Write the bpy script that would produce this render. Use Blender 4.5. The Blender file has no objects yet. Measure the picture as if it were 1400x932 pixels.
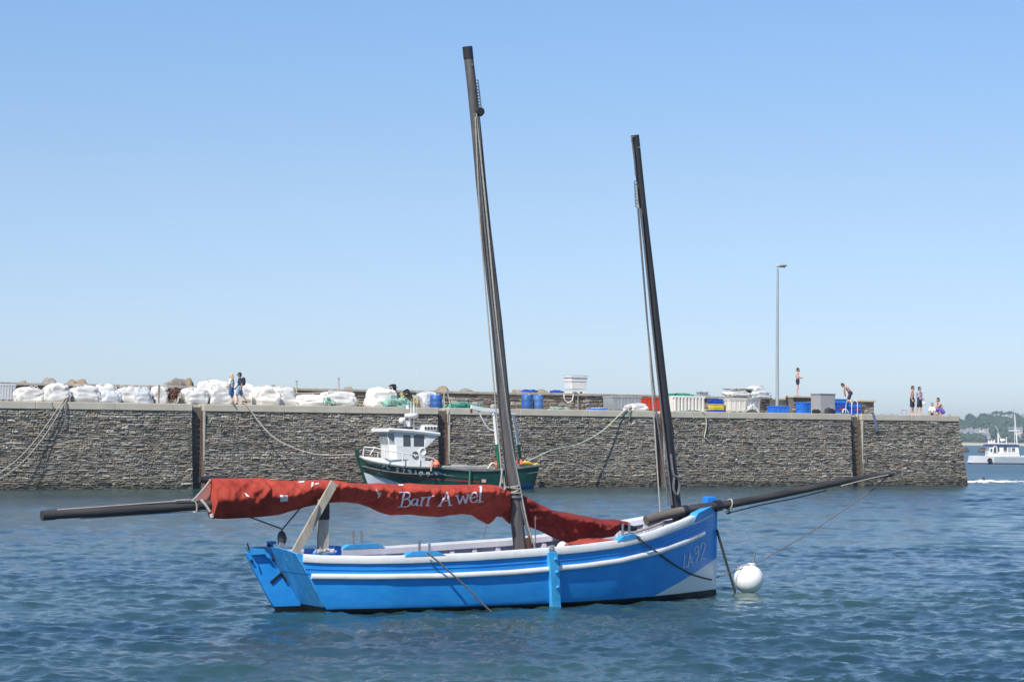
import bpy, bmesh, math, random
import numpy as np
from mathutils import Vector, Matrix, noise
from mathutils.bvhtree import BVHTree

scene = bpy.context.scene
COL = scene.collection
R = math.radians
PI = math.pi

# ------------------------------------------------------------------ camera
FPX, CAMH = 3000.0, 2.8                 # focal length in px of a 1400 px wide frame, eye height over the water
ROLL = math.atan(10 / 1310)
PITCH = math.atan((600.34 - 466) * math.cos(ROLL) / FPX)
C0 = Vector((0, 0, CAMH))
fw = Vector((0, math.cos(PITCH), math.sin(PITCH)))
r0 = Vector((1, 0, 0)); u0 = r0.cross(fw)
rr = r0 * math.cos(ROLL) + u0 * math.sin(ROLL)
uu = u0 * math.cos(ROLL) - r0 * math.sin(ROLL)
cam_d = bpy.data.cameras.new('camera'); cam = bpy.data.objects.new('camera', cam_d); COL.objects.link(cam)
cam_d.sensor_width = 36; cam_d.lens = 36 * FPX / 1400; cam_d.clip_end = 30000; cam_d.clip_start = 0.5
m = Matrix((rr, uu, -fw)).transposed().to_4x4(); m.translation = C0
cam.matrix_world = m
scene.camera = cam

def ray(px, py): return fw + rr * ((px - 700) / FPX) + uu * ((466 - py) / FPX)
def hit(px, py, p0, n):
    d = ray(px, py); return C0 + d * ((p0 - C0).dot(n) / d.dot(n))
def proj(p):
    d = p - C0; z = d.dot(fw); return 700 + FPX * d.dot(rr) / z, 466 - FPX * d.dot(uu) / z
def V(*a): return Vector(a)
def ip(x, xs, ys): return float(np.interp(x, xs, ys))

# ------------------------------------------------------------------ materials
def rgb(h):
    return tuple(((c / 255) / 12.92 if c / 255 < 0.04045 else ((c / 255 + 0.055) / 1.055) ** 2.4) for c in h)
MATS = {}
def mat(name, col, rough=0.6, var=0.18, vs=4.0, bump=0.0, bs=40.0, metal=0.0, col2=None, stretch=(1, 1, 1), spec=0.5, sss=0, sheen=0):
    if name in MATS: return MATS[name]
    M = bpy.data.materials.new(name); M.use_nodes = True; N = M.node_tree.nodes; L = M.node_tree.links
    b = N['Principled BSDF']; b.inputs['Roughness'].default_value = rough; b.inputs['Metallic'].default_value = metal
    b.inputs['Specular IOR Level'].default_value = spec
    tc = N.new('ShaderNodeTexCoord'); mp_ = N.new('ShaderNodeMapping'); mp_.inputs['Scale'].default_value = stretch
    L.new(tc.outputs['Object'], mp_.inputs['Vector'])
    nz = N.new('ShaderNodeTexNoise'); nz.inputs['Scale'].default_value = vs; nz.inputs['Detail'].default_value = 6; nz.inputs['Roughness'].default_value = .62
    L.new(mp_.outputs[0], nz.inputs['Vector'])
    cr = N.new('ShaderNodeValToRGB'); cr.color_ramp.elements[0].position = .3; cr.color_ramp.elements[1].position = .7
    c2 = col2 if col2 else tuple(min(1, c * (1 + var)) for c in col)
    c1 = col if col2 else tuple(c * (1 - var) for c in col)
    cr.color_ramp.elements[0].color = (*c1, 1); cr.color_ramp.elements[1].color = (*c2, 1)
    L.new(nz.outputs[0], cr.inputs[0]); L.new(cr.outputs[0], b.inputs['Base Color'])
    if bump:
        n2 = N.new('ShaderNodeTexNoise'); n2.inputs['Scale'].default_value = bs; n2.inputs['Detail'].default_value = 5
        L.new(mp_.outputs[0], n2.inputs['Vector'])
        bp = N.new('ShaderNodeBump'); bp.inputs['Strength'].default_value = bump; bp.inputs['Distance'].default_value = .02
        L.new(n2.outputs[0], bp.inputs['Height']); L.new(bp.outputs[0], b.inputs['Normal'])
    MATS[name] = M; return M

# ------------------------------------------------------------------ mesh building
class MB:
    def __init__(s): s.v = []; s.f = []; s.mi = []; s.col = None
    def add(s, vs, fs, mi=0):
        o = len(s.v); s.v.extend([tuple(v) for v in vs]); s.f.extend([tuple(i + o for i in f) for f in fs]); s.mi.extend([mi] * len(fs)); return s
    def box(s, c, d, rz=0.0, mi=0, taper=1.0, taper_y=None, rot=None, bev=0.0):
        ty = taper if taper_y is None else taper_y
        c = Vector(c); M = rot if rot else Matrix.Rotation(rz, 3, 'Z')
        hx, hy, hz = d[0] / 2, d[1] / 2, d[2] / 2
        if bev:
            b = min(bev, hx * .9, hy * .9, hz * .9)
            ring = lambda x, y, z: [V(x, y - b, z), V(x - b, y, z), V(-x + b, y, z), V(-x, y - b, z), V(-x, -y + b, z), V(-x + b, -y, z), V(x - b, -y, z), V(x, -y + b, z)]
            rs = [ring(hx - b, hy - b, -hz), ring(hx, hy, -hz + b), ring(hx * taper, hy * ty, hz - b), ring(hx * taper - b, hy * ty - b, hz)]
            s.loft([[c + M @ p for p in r] for r in rs], mi=mi); return s
        vs = [V(-hx, -hy, -hz), V(hx, -hy, -hz), V(hx, hy, -hz), V(-hx, hy, -hz), V(-hx * taper, -hy * ty, hz), V(hx * taper, -hy * ty, hz), V(hx * taper, hy * ty, hz), V(-hx * taper, hy * ty, hz)]
        return s.add([c + M @ v for v in vs], [(3, 2, 1, 0), (4, 5, 6, 7), (0, 1, 5, 4), (1, 2, 6, 5), (2, 3, 7, 6), (3, 0, 4, 7)], mi)
    def loft(s, rings, caps=True, closed=True, mi=0):
        n = len(rings[0]); vs = [p for r in rings for p in r]; fs = []
        for i in range(len(rings) - 1):
            for j in range(n if closed else n - 1):
                a = i * n + j; b = i * n + (j + 1) % n
                fs.append((a, b, b + n, a + n))
        if caps and closed:
            fs.append(tuple(range(n - 1, -1, -1))); fs.append(tuple(range((len(rings) - 1) * n, len(rings) * n)))
        return s.add(vs, fs, mi)
    def tube(s, pts, rad, n=8, mi=0, caps=True):
        pts = [Vector(p) for p in pts]; k = len(pts)
        rads = [rad] * k if not hasattr(rad, '__len__') else rad
        t0 = (pts[1] - pts[0]).normalized(); up = V(0, 0, 1) if abs(t0.z) < .9 else V(1, 0, 0)
        a = t0.cross(up).normalized(); rings = []
        for i, p in enumerate(pts):
            t = (pts[min(i + 1, k - 1)] - pts[max(i - 1, 0)]).normalized()
            a = (a - t * a.dot(t)).normalized(); b = t.cross(a)
            rings.append([p + (a * math.cos(2 * PI * j / n) + b * math.sin(2 * PI * j / n)) * rads[i] for j in range(n)])
        return s.loft(rings, caps=caps, mi=mi)
    def lathe(s, prof, c=(0, 0, 0), n=16, mi=0, axis=None):
        c = Vector(c); M = Matrix.Identity(3) if axis is None else Vector((0, 0, 1)).rotation_difference(Vector(axis)).to_matrix()
        return s.loft([[c + M @ V(r * math.cos(2 * PI * j / n), r * math.sin(2 * PI * j / n), z) for j in range(n)] for r, z in prof], mi=mi)
    def blob(s, c, rad, seed=0, rough=.25, freq=1.2, nu=16, nv=10, mi=0, flat=None, sq=1.0):
        c = Vector(c); rings = []
        so = V(seed * 7.13, seed * 3.7, seed * 1.9)
        for i in range(nv + 1):
            th = PI * (i + .02) / (nv + .04); ring = []
            for j in range(nu):
                ph = 2 * PI * j / nu
                d = V(math.sin(th) * math.cos(ph), math.sin(th) * math.sin(ph), -math.cos(th))
                if sq != 1.0: d = V(*[math.copysign(abs(q) ** sq, q) for q in d])
                k = 1 + rough * (noise.noise(d * freq + so) + .5 * noise.noise(d * freq * 2.3 + so))
                p = V(d.x * rad[0], d.y * rad[1], d.z * rad[2]) * k
                if flat is not None and p.z < flat: p.z = flat
                ring.append(c + p)
            rings.append(ring)
        return s.loft(rings, mi=mi)
    def prism(s, poly, d, mi=0):
        """closed polygon (3-D points, one plane) given the thickness vector d"""
        d = Vector(d); a = [Vector(p) for p in poly]; n = len(a)
        vs = a + [p + d for p in a]
        fs = [tuple(range(n)), tuple(range(2 * n - 1, n - 1, -1))] + [(i + n, (i + 1) % n + n, (i + 1) % n, i) for i in range(n)]
        return s.add(vs, fs, mi)
    def grid(s, rows, mi=0): return s.loft(rows, caps=False, closed=False, mi=mi)
    def build(s, name, mats, parent=None, smooth=True, ang=40, loc=None, fix=True):
        me = bpy.data.meshes.new(name); me.from_pydata(s.v, [], s.f)
        for M in (mats if isinstance(mats, (list, tuple)) else [mats]): me.materials.append(M)
        if any(s.mi): me.polygons.foreach_set('material_index', s.mi)
        if fix:
            bm = bmesh.new(); bm.from_mesh(me); bmesh.ops.recalc_face_normals(bm, faces=bm.faces); bm.to_mesh(me); bm.free()
        if s.col:
            ca = me.color_attributes.new('Col', 'FLOAT_COLOR', 'POINT'); ca.data.foreach_set('color', [q for c in s.col for q in (*c, 1.0)])
        if smooth:
            me.polygons.foreach_set('use_smooth', [True] * len(me.polygons)); me.set_sharp_from_angle(angle=R(ang))
        me.update()
        o = bpy.data.objects.new(name, me); COL.objects.link(o)
        if parent: o.parent = parent
        if loc is not None: o.location = loc
        return o

def tag(o, label=None, cat=None, group=None, kind=None):
    if label: o['label'] = label
    if cat: o['category'] = cat
    if group: o['group'] = group
    if kind: o['kind'] = kind
    return o
def thing(name, label, cat, loc=(0, 0, 0), rz=0.0, group=None):
    o = bpy.data.objects.new(name, None); COL.objects.link(o); o.location = loc; o.rotation_euler = (0, 0, rz); o.empty_display_size = .2
    return tag(o, label, cat, group)
def mesh_thing(mb, name, mats, label, cat, loc=(0, 0, 0), rz=0.0, group=None, **k):
    o = mb.build(name, mats, **k); o.location = loc; o.rotation_euler = (0, 0, rz); return tag(o, label, cat, group)
def smoothline(pts, n=8):
    P = [Vector(p) for p in pts]; P = [P[0] * 2 - P[1]] + P + [P[-1] * 2 - P[-2]]; out = []
    for i in range(1, len(P) - 2):
        for k in range(n):
            t = k / n; a, b, c, d = P[i - 1], P[i], P[i + 1], P[i + 2]
            out.append(.5 * ((2 * b) + (c - a) * t + (2 * a - 5 * b + 4 * c - d) * t * t + (3 * b - a - 3 * c + d) * t ** 3))
    out.append(P[-2]); return out
def sag(a, b, s, n=14):
    a, b = Vector(a), Vector(b); return [a.lerp(b, i / n) - V(0, 0, s * 4 * (i / n) * (1 - i / n)) for i in range(n + 1)]

# ------------------------------------------------------------------ light
SUN_EL = R(49)
sx, sy = -0.48, -0.88                                  # horizontal direction towards the sun (behind the viewer's left shoulder)
sdir = V(sx * math.cos(SUN_EL), sy * math.cos(SUN_EL), math.sin(SUN_EL)).normalized()
sl = bpy.data.lights.new('sun', 'SUN'); sl.energy = 4.9; sl.angle = R(.53); sl.color = (1, .955, .88)
so_ = bpy.data.objects.new('sun', sl); COL.objects.link(so_); so_.rotation_euler = sdir.to_track_quat('Z', 'Y').to_euler(); so_.location = (-40, -40, 60)
w = bpy.data.worlds.new('World'); scene.world = w; w.use_nodes = True
N, L = w.node_tree.nodes, w.node_tree.links
sky = N.new('ShaderNodeTexSky'); sky.sky_type = 'NISHITA'; sky.sun_disc = False; sky.sun_elevation = SUN_EL
sky.sun_rotation = math.atan2(sx, sy); sky.altitude = 10; sky.air_density = 1.0; sky.dust_density = .0; sky.ozone_density = 5
geo_ = N.new('ShaderNodeTexCoord'); sp_ = N.new('ShaderNodeSeparateXYZ'); L.new(geo_.outputs['Generated'], sp_.inputs[0])
rmp = N.new('ShaderNodeValToRGB'); rmp.color_ramp.elements[0].position = 0; rmp.color_ramp.elements[0].color = (.74, .83, 1.06, 1)
rmp.color_ramp.elements[1].position = 1; rmp.color_ramp.elements[1].color = (.80, .95, 1.18, 1)
for p_, c_ in ((.05, (.82, .83, 1.0)), (.116, (.95, .91, .96)), (.19, (.97, 1.01, 1.07))):
    e_ = rmp.color_ramp.elements.new(p_); e_.color = (*c_, 1)
mx_ = N.new('ShaderNodeMix'); mx_.data_type = 'RGBA'; mx_.blend_type = 'MULTIPLY'; mx_.inputs['Factor'].default_value = 1
L.new(sp_.outputs['Z'], rmp.inputs[0]); L.new(sky.outputs[0], mx_.inputs[6]); L.new(rmp.outputs[0], mx_.inputs[7])
L.new(mx_.outputs[2], N['Background'].inputs['Color']); N['Background'].inputs['Strength'].default_value = .105
vs_ = scene.view_settings; vs_.view_transform = 'Standard'; vs_.look = 'None'; vs_.exposure = 0.30; vs_.gamma = 1; vs_.use_curve_mapping = False
scene.cycles.max_bounces = 6; scene.cycles.diffuse_bounces = 3; scene.cycles.glossy_bounces = 3; scene.cycles.transmission_bounces = 4; scene.cycles.volume_bounces = 0
scene.cycles.use_denoising = True; scene.cycles.caustics_reflective = False; scene.cycles.caustics_refractive = False

# ------------------------------------------------------------------ water
def build_water():
    rows = [11.0]
    while rows[-1] < 190: rows.append(rows[-1] * (1.0022 if rows[-1] < 60 else 1.004))
    while rows[-1] < 6800: rows.append(rows[-1] * 1.035)
    y = np.array(rows); nc = 760
    c = np.linspace(-1, 1, nc); cc = .62 * c + .38 * c ** 3
    X = (6 + .55 * y)[:, None] * cc[None, :]; Y = np.repeat(y[:, None], nc, 1)
    dy = np.gradient(y)[:, None]
    rng = np.random.default_rng(11); Z = np.zeros_like(X); DX = np.zeros_like(X); DY = np.zeros_like(X)
    n = 170; lam = np.exp(rng.uniform(math.log(.16), math.log(2.8), n)); th = rng.normal(R(250), R(38), n); ph = rng.uniform(0, 2 * PI, n)
    sl_ = .17 / math.sqrt(n / 2) * np.clip((lam / .7) ** -.35, .5, 1.5)
    # gusts: calmer and rougher patches
    gust = 1 + .28 * np.sin(X * .045 + 1.3 * np.sin(Y * .021 + 1)) * np.sin(Y * .06 + .9 * np.sin(X * .05)) + .10 * np.sin(X * .21 + Y * .08) + .24 * np.sin(X * .35 + 1.7 * np.sin(Y * .13)) * np.sin(Y * .5 + 1.1 * np.sin(X * .2))
    gust *= np.clip(.96 + X * .018, .72, 1.35)
    for i in range(n):
        k = 2 * PI / lam[i]; a = sl_[i] / k
        wt = np.clip((lam[i] / dy - 1.3) / 1.2, 0, 1)
        if wt.max() <= 0: continue
        rowmax = int((wt[:, 0] > 0).sum())
        p = k * (math.cos(th[i]) * X[:rowmax] + math.sin(th[i]) * Y[:rowmax]) + ph[i]
        A = a * wt[:rowmax] * gust[:rowmax]
        Z[:rowmax] += A * np.cos(p); q = -.75 * A * np.sin(p); DX[:rowmax] += q * math.cos(th[i]); DY[:rowmax] += q * math.sin(th[i])
    co = np.stack([X + DX, Y + DY, Z], -1).reshape(-1, 3).astype(np.float32)
    nr = len(y); idx = np.arange(nr * nc).reshape(nr, nc)
    q = np.stack([idx[:-1, :-1], idx[:-1, 1:], idx[1:, 1:], idx[1:, :-1]], -1).reshape(-1, 4).astype(np.int32)
    me = bpy.data.meshes.new('water'); me.vertices.add(len(co)); me.vertices.foreach_set('co', co.ravel())
    me.loops.add(q.size); me.loops.foreach_set('vertex_index', q.ravel())
    me.polygons.add(len(q)); me.polygons.foreach_set('loop_start', np.arange(0, q.size, 4, dtype=np.int32)); me.polygons.foreach_set('use_smooth', np.ones(len(q), bool))
    me.update(calc_edges=True); me.validate()
    M = bpy.data.materials.new('sea_water'); M.use_nodes = True; Nn, Ll = M.node_tree.nodes, M.node_tree.links; b = Nn['Principled BSDF']
    b.inputs['Specular Tint'].default_value = (.74, .90, 1.0, 1); b.inputs['Roughness'].default_value = .07; b.inputs['IOR'].default_value = 1.9; b.inputs['Specular IOR Level'].default_value = .5
    tc = Nn.new('ShaderNodeTexCoord'); sxy = Nn.new('ShaderNodeSeparateXYZ'); Ll.new(tc.outputs['Object'], sxy.inputs[0])
    rf = Nn.new('ShaderNodeMapRange'); rf.inputs['From Min'].default_value = 50; rf.inputs['From Max'].default_value = 220; rf.inputs['To Min'].default_value = .08; rf.inputs['To Max'].default_value = .33
    Ll.new(sxy.outputs['Y'], rf.inputs[0]); Ll.new(rf.outputs[0], b.inputs['Roughness'])
    n0 = Nn.new('ShaderNodeTexNoise'); n0.inputs['Scale'].default_value = .07; n0.inputs['Detail'].default_value = 3; Ll.new(tc.outputs['Object'], n0.inputs['Vector'])
    cr = Nn.new('ShaderNodeValToRGB'); cr.color_ramp.elements[0].position = .35; cr.color_ramp.elements[1].position = .68
    cr.color_ramp.elements[0].color = (.010, .036, .052, 1); cr.color_ramp.elements[1].color = (.036, .080, .062, 1)
    Ll.new(n0.outputs[0], cr.inputs[0]); Ll.new(cr.outputs[0], b.inputs['Base Color'])
    mpn = Nn.new('ShaderNodeMapping'); mpn.inputs['Scale'].default_value = (1, 1.5, 1); mpn.inputs['Rotation'].default_value = (0, 0, R(-20)); Ll.new(tc.outputs['Object'], mpn.inputs['Vector'])
    n1 = Nn.new('ShaderNodeTexNoise'); n1.inputs['Scale'].default_value = 13; n1.inputs['Detail'].default_value = 5; n1.inputs['Roughness'].default_value = .6; Ll.new(mpn.outputs[0], n1.inputs['Vector'])
    bp = Nn.new('ShaderNodeBump'); bp.inputs['Strength'].default_value = .5; bp.inputs['Distance'].default_value = .02
    Ll.new(n1.outputs[0], bp.inputs['Height']); Ll.new(bp.outputs[0], b.inputs['Normal'])
    me.materials.append(M)
    o = bpy.data.objects.new('water', me); COL.objects.link(o); o.location = (0, 0, -.055); tag(o, kind='structure'); return o
build_water()
# ------------------------------------------------------------------ quay frame: s along the edge, t away from the viewer, z up
QA = V(-27.002, 116.223, 0); QU = V(.87565, .48295, 0); QV = V(-.48295, .87565, 0); QRZ = math.atan2(QU.y, QU.x)
ZD = 4.62; SEND = 65.2
def QP(s, t, z=0.0): return QA + QU * s + QV * t + V(0, 0, z)
def qr(px, py, t):
    p = hit(px, py, QA + QV * t, QV) - QA; return p.dot(QU), p.z
def qs(px, t, py=560): return qr(px, py, t)[0]
def psc(p): return FPX / (p - C0).dot(fw)          # pixels per metre at a point

stone_m = bpy.data.materials.new('quay_stone'); stone_m.use_nodes = True
_N, _L = stone_m.node_tree.nodes, stone_m.node_tree.links; _b = _N['Principled BSDF']; _b.inputs['Roughness'].default_value = .85; _b.inputs['Specular IOR Level'].default_value = .25
_a = _N.new('ShaderNodeAttribute'); _a.attribute_name = 'Col'; _tc = _N.new('ShaderNodeTexCoord')
_n = _N.new('ShaderNodeTexNoise'); _n.inputs['Scale'].default_value = 3.5; _n.inputs['Detail'].default_value = 8; _n.inputs['Roughness'].default_value = .7; _L.new(_tc.outputs['Object'], _n.inputs['Vector'])
_mr = _N.new('ShaderNodeMapRange'); _mr.inputs['From Min'].default_value = .3; _mr.inputs['From Max'].default_value = .7; _mr.inputs['To Min'].default_value = .62; _mr.inputs['To Max'].default_value = 1.4; _L.new(_n.outputs[0], _mr.inputs['Value'])
_mx = _N.new('ShaderNodeMix'); _mx.data_type = 'RGBA'; _mx.blend_type = 'MULTIPLY'; _mx.inputs['Factor'].default_value = 1
_L.new(_a.outputs['Color'], _mx.inputs[6]); _L.new(_mr.outputs[0], _mx.inputs[7]); _L.new(_mx.outputs[2], _b.inputs['Base Color'])
_bp = _N.new('ShaderNodeBump'); _bp.inputs['Strength'].default_value = .7; _bp.inputs['Distance'].default_value = .03; _n2 = _N.new('ShaderNodeTexNoise'); _n2.inputs['Scale'].default_value = 9; _n2.inputs['Detail'].default_value = 6
_L.new(_tc.outputs['Object'], _n2.inputs['Vector']); _L.new(_n2.outputs[0], _bp.inputs['Height']); _L.new(_bp.outputs[0], _b.inputs['Normal'])
mortar_m = mat('mortar', (.14, .125, .105), .95, .4, 6)
conc_m = mat('weathered_concrete', (.44, .39, .31), .9, .0, 1.2, .4, 14, col2=(.54, .49, .40))
conc2_m = mat('pale_concrete', (.40, .37, .31), .9, .2, 2.0, .4, 14)
rust_m = mat('rusty_steel', (.16, .06, .03), .85, .4, 8, .3, 30)
galv_m = mat('galvanised_steel', (.42, .44, .46), .45, .15, 6, metal=.6)

RECESS = []
for a, b in ((262, 277), (598.5, 612), (895, 906), (1163, 1177)):
    RECESS.append((qs(a, 0, 610), qs(b, 0, 610)))
S0 = -7.0
segs = []; cur = S0
for a, b in RECESS: segs.append((cur, a)); cur = b
segs.append((cur, SEND))
def tface(z): return -.26 * (4.2 - z) / 4.2 + .0           # batter of the face

def stones(mb, s0, s1, z0, z1, rnd, tf, hmin=.055, hmax=.135, lmin=.12, lmax=.54, end=None, base=(.325, .298, .252), pro=(.006, .055), tide=True):
    z = z0; row = 0
    while z < z1 - .03:
        h = rnd.uniform(hmin, hmax)
        if rnd.random() < .12: h *= 1.4
        if z + h > z1 - .05: h = z1 - z
        s = s0 + rnd.uniform(-.3, 0)
        while s < s1 - .02:
            l = min(rnd.uniform(lmin, lmax) * (1.4 if rnd.random() < .1 else 1), 1.2)
            a, b = max(s, s0), min(s + l, s1); s += l
            if b - a < .05: continue
            parts = [(z, z + h)]
            if h > .13 and rnd.random() < .3:
                q = z + h * rnd.uniform(.35, .65); parts = [(z, q), (q, z + h)]
            for (lo, hi) in parts:
                w1 = .10 * noise.noise(V(a * .5, lo * .8, 3)); w2 = .10 * noise.noise(V(b * .5, lo * .8, 3))
                g = rnd.uniform(.006, .02); p = rnd.uniform(*pro); ch = min(.06, (hi - lo) * .36) * rnd.uniform(.5, 1)
                j = lambda k=.024: rnd.uniform(-k, k)
                A = [(a + g + j(), lo + g + w1 + j()), (b - g + j(), lo + g + w2 + j()), (b - g + j(), hi - g + w2 + j()), (a + g + j(), hi - g + w1 + j())]
                cs = (a + b) / 2; cz = (lo + hi) / 2 + (w1 + w2) / 2
                vs = []
                for (q, zz) in A:
                    qq = q
                    vs.append(QP(qq, tf(zz) + .03, zz))
                for (q, zz) in A:
                    ds = -ch if q > cs else ch; dz = -ch if zz > cz else ch
                    vs.append(QP(q + ds, tf(zz + dz) - p + j(.02), zz + dz))
                o = len(mb.v)
                mb.add(vs, [(4, 5, 6, 7), (0, 1, 5, 4), (1, 2, 6, 5), (2, 3, 7, 6), (3, 0, 4, 7)])
                v = rnd.gauss(1, .17) * (1 + .22 * noise.noise(V(cs * .25, cz * .5, 7))); v = max(.45, min(1.8, v)); t = rnd.random()
                col = list(base)
                if t < .10: col = [.34, .265, .19]
                elif t < .30: col = [.36, .32, .26]
                elif t < .50: col = [.285, .272, .25]
                elif t > .985: col = [.5, .48, .44]
                if tide:
                    k = max(0, min(1, (1.1 - cz) / 1.0)) * .55                    # weed and tide staining towards the water
                    col = [c * (1 - k) + d * k for c, d in zip(col, (.19, .155, .10))]
                    if cz < .22: col = [c * .45 for c in col]
                col = [c * v for c in col]
                mb.col.extend([tuple(col)] * 8)
        z += h; row += 1

rnd = random.Random(5)
quay = thing('quay_wall', 'long grey rubble stone harbour quay with concrete coping behind the boats', 'quay wall')
body = MB()
for a, b in segs:
    e = b == SEND
    eb = .62 if e else 0
    vs = [QP(a, tface(-1.2), -1.2), QP(b + eb * 1.2, tface(-1.2), -1.2), QP(b + eb * 1.2, 10, -1.2), QP(a, 10, -1.2),
          QP(a, .02, 4.22), QP(b - (.0), .02, 4.22), QP(b, 10, 4.22), QP(a, 10, 4.22)]
    body.add(vs, [(3, 2, 1, 0), (4, 5, 6, 7), (0, 1, 5, 4), (1, 2, 6, 5), (2, 3, 7, 6), (3, 0, 4, 7)])
for a, b in RECESS:
    c = QP((a + b) / 2, 5.2, 1.5); body.box(c, (b - a, 9.5, 5.4), QRZ)
body.build('core', mortar_m, quay, smooth=False)
st = MB(); st.col = []
for a, b in segs:
    if b == SEND:
        # the head of the quay leans, so its courses get longer towards the water
        z = -.35
        while z < 4.2:
            h = .5; stones(st, a, b + .62 * (1 - max(0, z) / 4.2), z, min(z + h, 4.2), rnd, tface); z += h
    else: stones(st, a, b, -.35, 4.2, rnd, tface)
st.build('stone_facing', stone_m, quay, smooth=False, fix=False)
cp = MB()
for i, (a, b) in enumerate(segs):
    n = max(1, round((b - a) / 4.5))
    for k in range(n):
        u, v = a + (b - a) * k / n, a + (b - a) * (k + 1) / n
        cp.box(QP((u + v) / 2, .36, 4.42), (v - u - .012, .86, .40), QRZ, bev=.025)
cp.build('coping', conc_m, quay, ang=30)
qn = MB()
for a, b in RECESS:
    qn.box(QP(b + .045, .02, 1.9), (.09, .36, 4.6), QRZ, bev=.01)
    qn.box(QP((a + b) / 2, .40, 2.1), (b - a - .02, .1, 4.7), QRZ, mi=1)
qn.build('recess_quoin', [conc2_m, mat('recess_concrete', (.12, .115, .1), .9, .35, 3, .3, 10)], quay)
dk = MB(); dk.box(QP((S0 + SEND) / 2, 5.4, 4.405), (SEND - S0, 9.2, .41), QRZ); dk.build('deck', conc_m, quay, smooth=False)

# ladders in the recesses
lads = []
lbl = ['rusty quay ladder in the recess behind the left end of the red sail', 'rusty quay ladder in the recess behind the green fishing boat',
       'rusty quay ladder in the recess behind the fore mast', 'rusty quay ladder with tall white handrails in the recess near the quay head']
for i, (a, b) in enumerate(RECESS):
    root = thing('quay_ladder', lbl[i], 'ladder', QP((a + b) / 2, .16, 0), QRZ, 'ladders set into the quay face')
    w_ = (b - a) / 2 - .07
    for sg in (-1, 1):
        r_ = MB(); r_.tube([(sg * w_, 0, -.6), (sg * w_, 0, 4.55)], .024, 8); r_.build('side_rail', rust_m, root)
    for k in range(16): q = MB(); q.tube([(-w_, 0, -.4 + k * .3), (w_, 0, -.4 + k * .3)], .016, 6); q.build('rung', rust_m, root)
    if i == 3:
        for sg in (-1, 1):
            h_ = MB(); h_.tube(smoothline([(sg * .24, -.02, 4.6), (sg * .24, -.02, 5.3), (sg * .24, .1, 5.5), (sg * .24, .35, 5.5), (sg * .24, .55, 5.25), (sg * .24, .62, 4.62)], 5), .023, 8)
            h_.build('handrail', mat('white_rail', (.72, .72, .7), .5), root)

# parapet along the back of the quay
TP = 6.0; PZ = 5.76
pe = qs(1195, TP, 550)
par = thing('parapet_wall', 'low rubble stone parapet with concrete cap along the back of the quay', 'parapet wall')
pm = MB(); pm.col = []
pend0 = qs(1052, TP, 555)
random.seed(3)
stones(pm, S0, pend0, ZD - .02, PZ - .16, rnd, lambda z: TP, .08, .2, .2, .7, base=(.19, .155, .12), pro=(.0, .05), tide=False)
pm.build('stone_facing', stone_m, par, smooth=False, fix=False)
pb = MB(); pb.box(QP((S0 + pend0) / 2, TP + .4, (ZD + PZ - .16) / 2), (pend0 - S0, .74, PZ - .16 - ZD), QRZ); pb.build('core', mortar_m, par, smooth=False)
pc = MB(); n = 16
for k in range(n):
    u, v = S0 + (pend0 - S0) * k / n, S0 + (pend0 - S0) * (k + 1) / n
    pc.box(QP((u + v) / 2, TP + .38, PZ - .08 + rnd.uniform(-.012, .012)), (v - u - .015, 1.0, .16), QRZ, bev=.02)
pc.build('cap', mat('parapet_cap', (.34, .31, .26), .9, .25, 1.5, .4, 12), par, ang=30)
# stretch at the quay head where the parapet breaks up into a stone block with a slab cap, then a lower stone end
def wall_piece(name, label, px0, px1, ztop, t, capm=True, cat='wall', stone=True, overh=.1):
    a, b = qs(px0, t, 555), qs(px1, t, 555); root = thing(name, label, cat)
    if stone:
        q = MB(); q.col = []; stones(q, a, b, ZD, ztop - .14, rnd, lambda z: t, .09, .2, .2, .6, base=(.17, .15, .125), pro=(.0, .05), tide=False)
        q.build('stone_facing', stone_m, root, smooth=False, fix=False)
    q = MB(); q.box(QP((a + b) / 2, t + .45, (ZD + ztop - .14) / 2), (b - a, .85, ztop - .14 - ZD), QRZ); q.build('core', mortar_m if stone else conc2_m, root, smooth=False)
    if capm:
        q = MB(); q.box(QP((a + b) / 2, t + .42, ztop - .07), (b - a + overh, 1.15, .14), QRZ, bev=.02); q.build('cap', conc_m, root, ang=30)
    return root
wall_piece('concrete_block_wall', 'plain pale concrete wall block between the lamp post and the stone block', 1052.5, 1083, 5.72, TP, True, stone=False, overh=0)
wall_piece('stone_block', 'square stone block with slab cap that the boy with folded arms stands on', 1084, 1112, 5.88, TP - .9)
wall_piece('parapet_end_wall', 'last low stone stretch of parapet beside the stooping boy', 1113, 1195, 5.70, TP)
# ------------------------------------------------------------------ the blue lugger
BO = V(-3.43596, 36.42983, 0); BTH = R(31.63877); BX = V(math.cos(BTH), math.sin(BTH), 0); BY = V(-math.sin(BTH), math.cos(BTH), 0); BL = 8.4766
def mp(px, py, yo=0.0):
    """point of the boat's own upright plane at sideways offset yo"""
    p = hit(px, py, BO + BY * yo, BY) - BO; return V(p.dot(BX), yo, p.z)
def loc_ray(px, py):
    d = ray(px, py); o = C0 - BO
    return V(o.dot(BX), o.dot(BY), o.z), V(d.dot(BX), d.dot(BY), d.z).normalized()
boat = thing('lugger', 'bright blue open wooden lugger with two dark raked masts and a furled red sail', 'sailing boat', BO, BTH)

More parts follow.
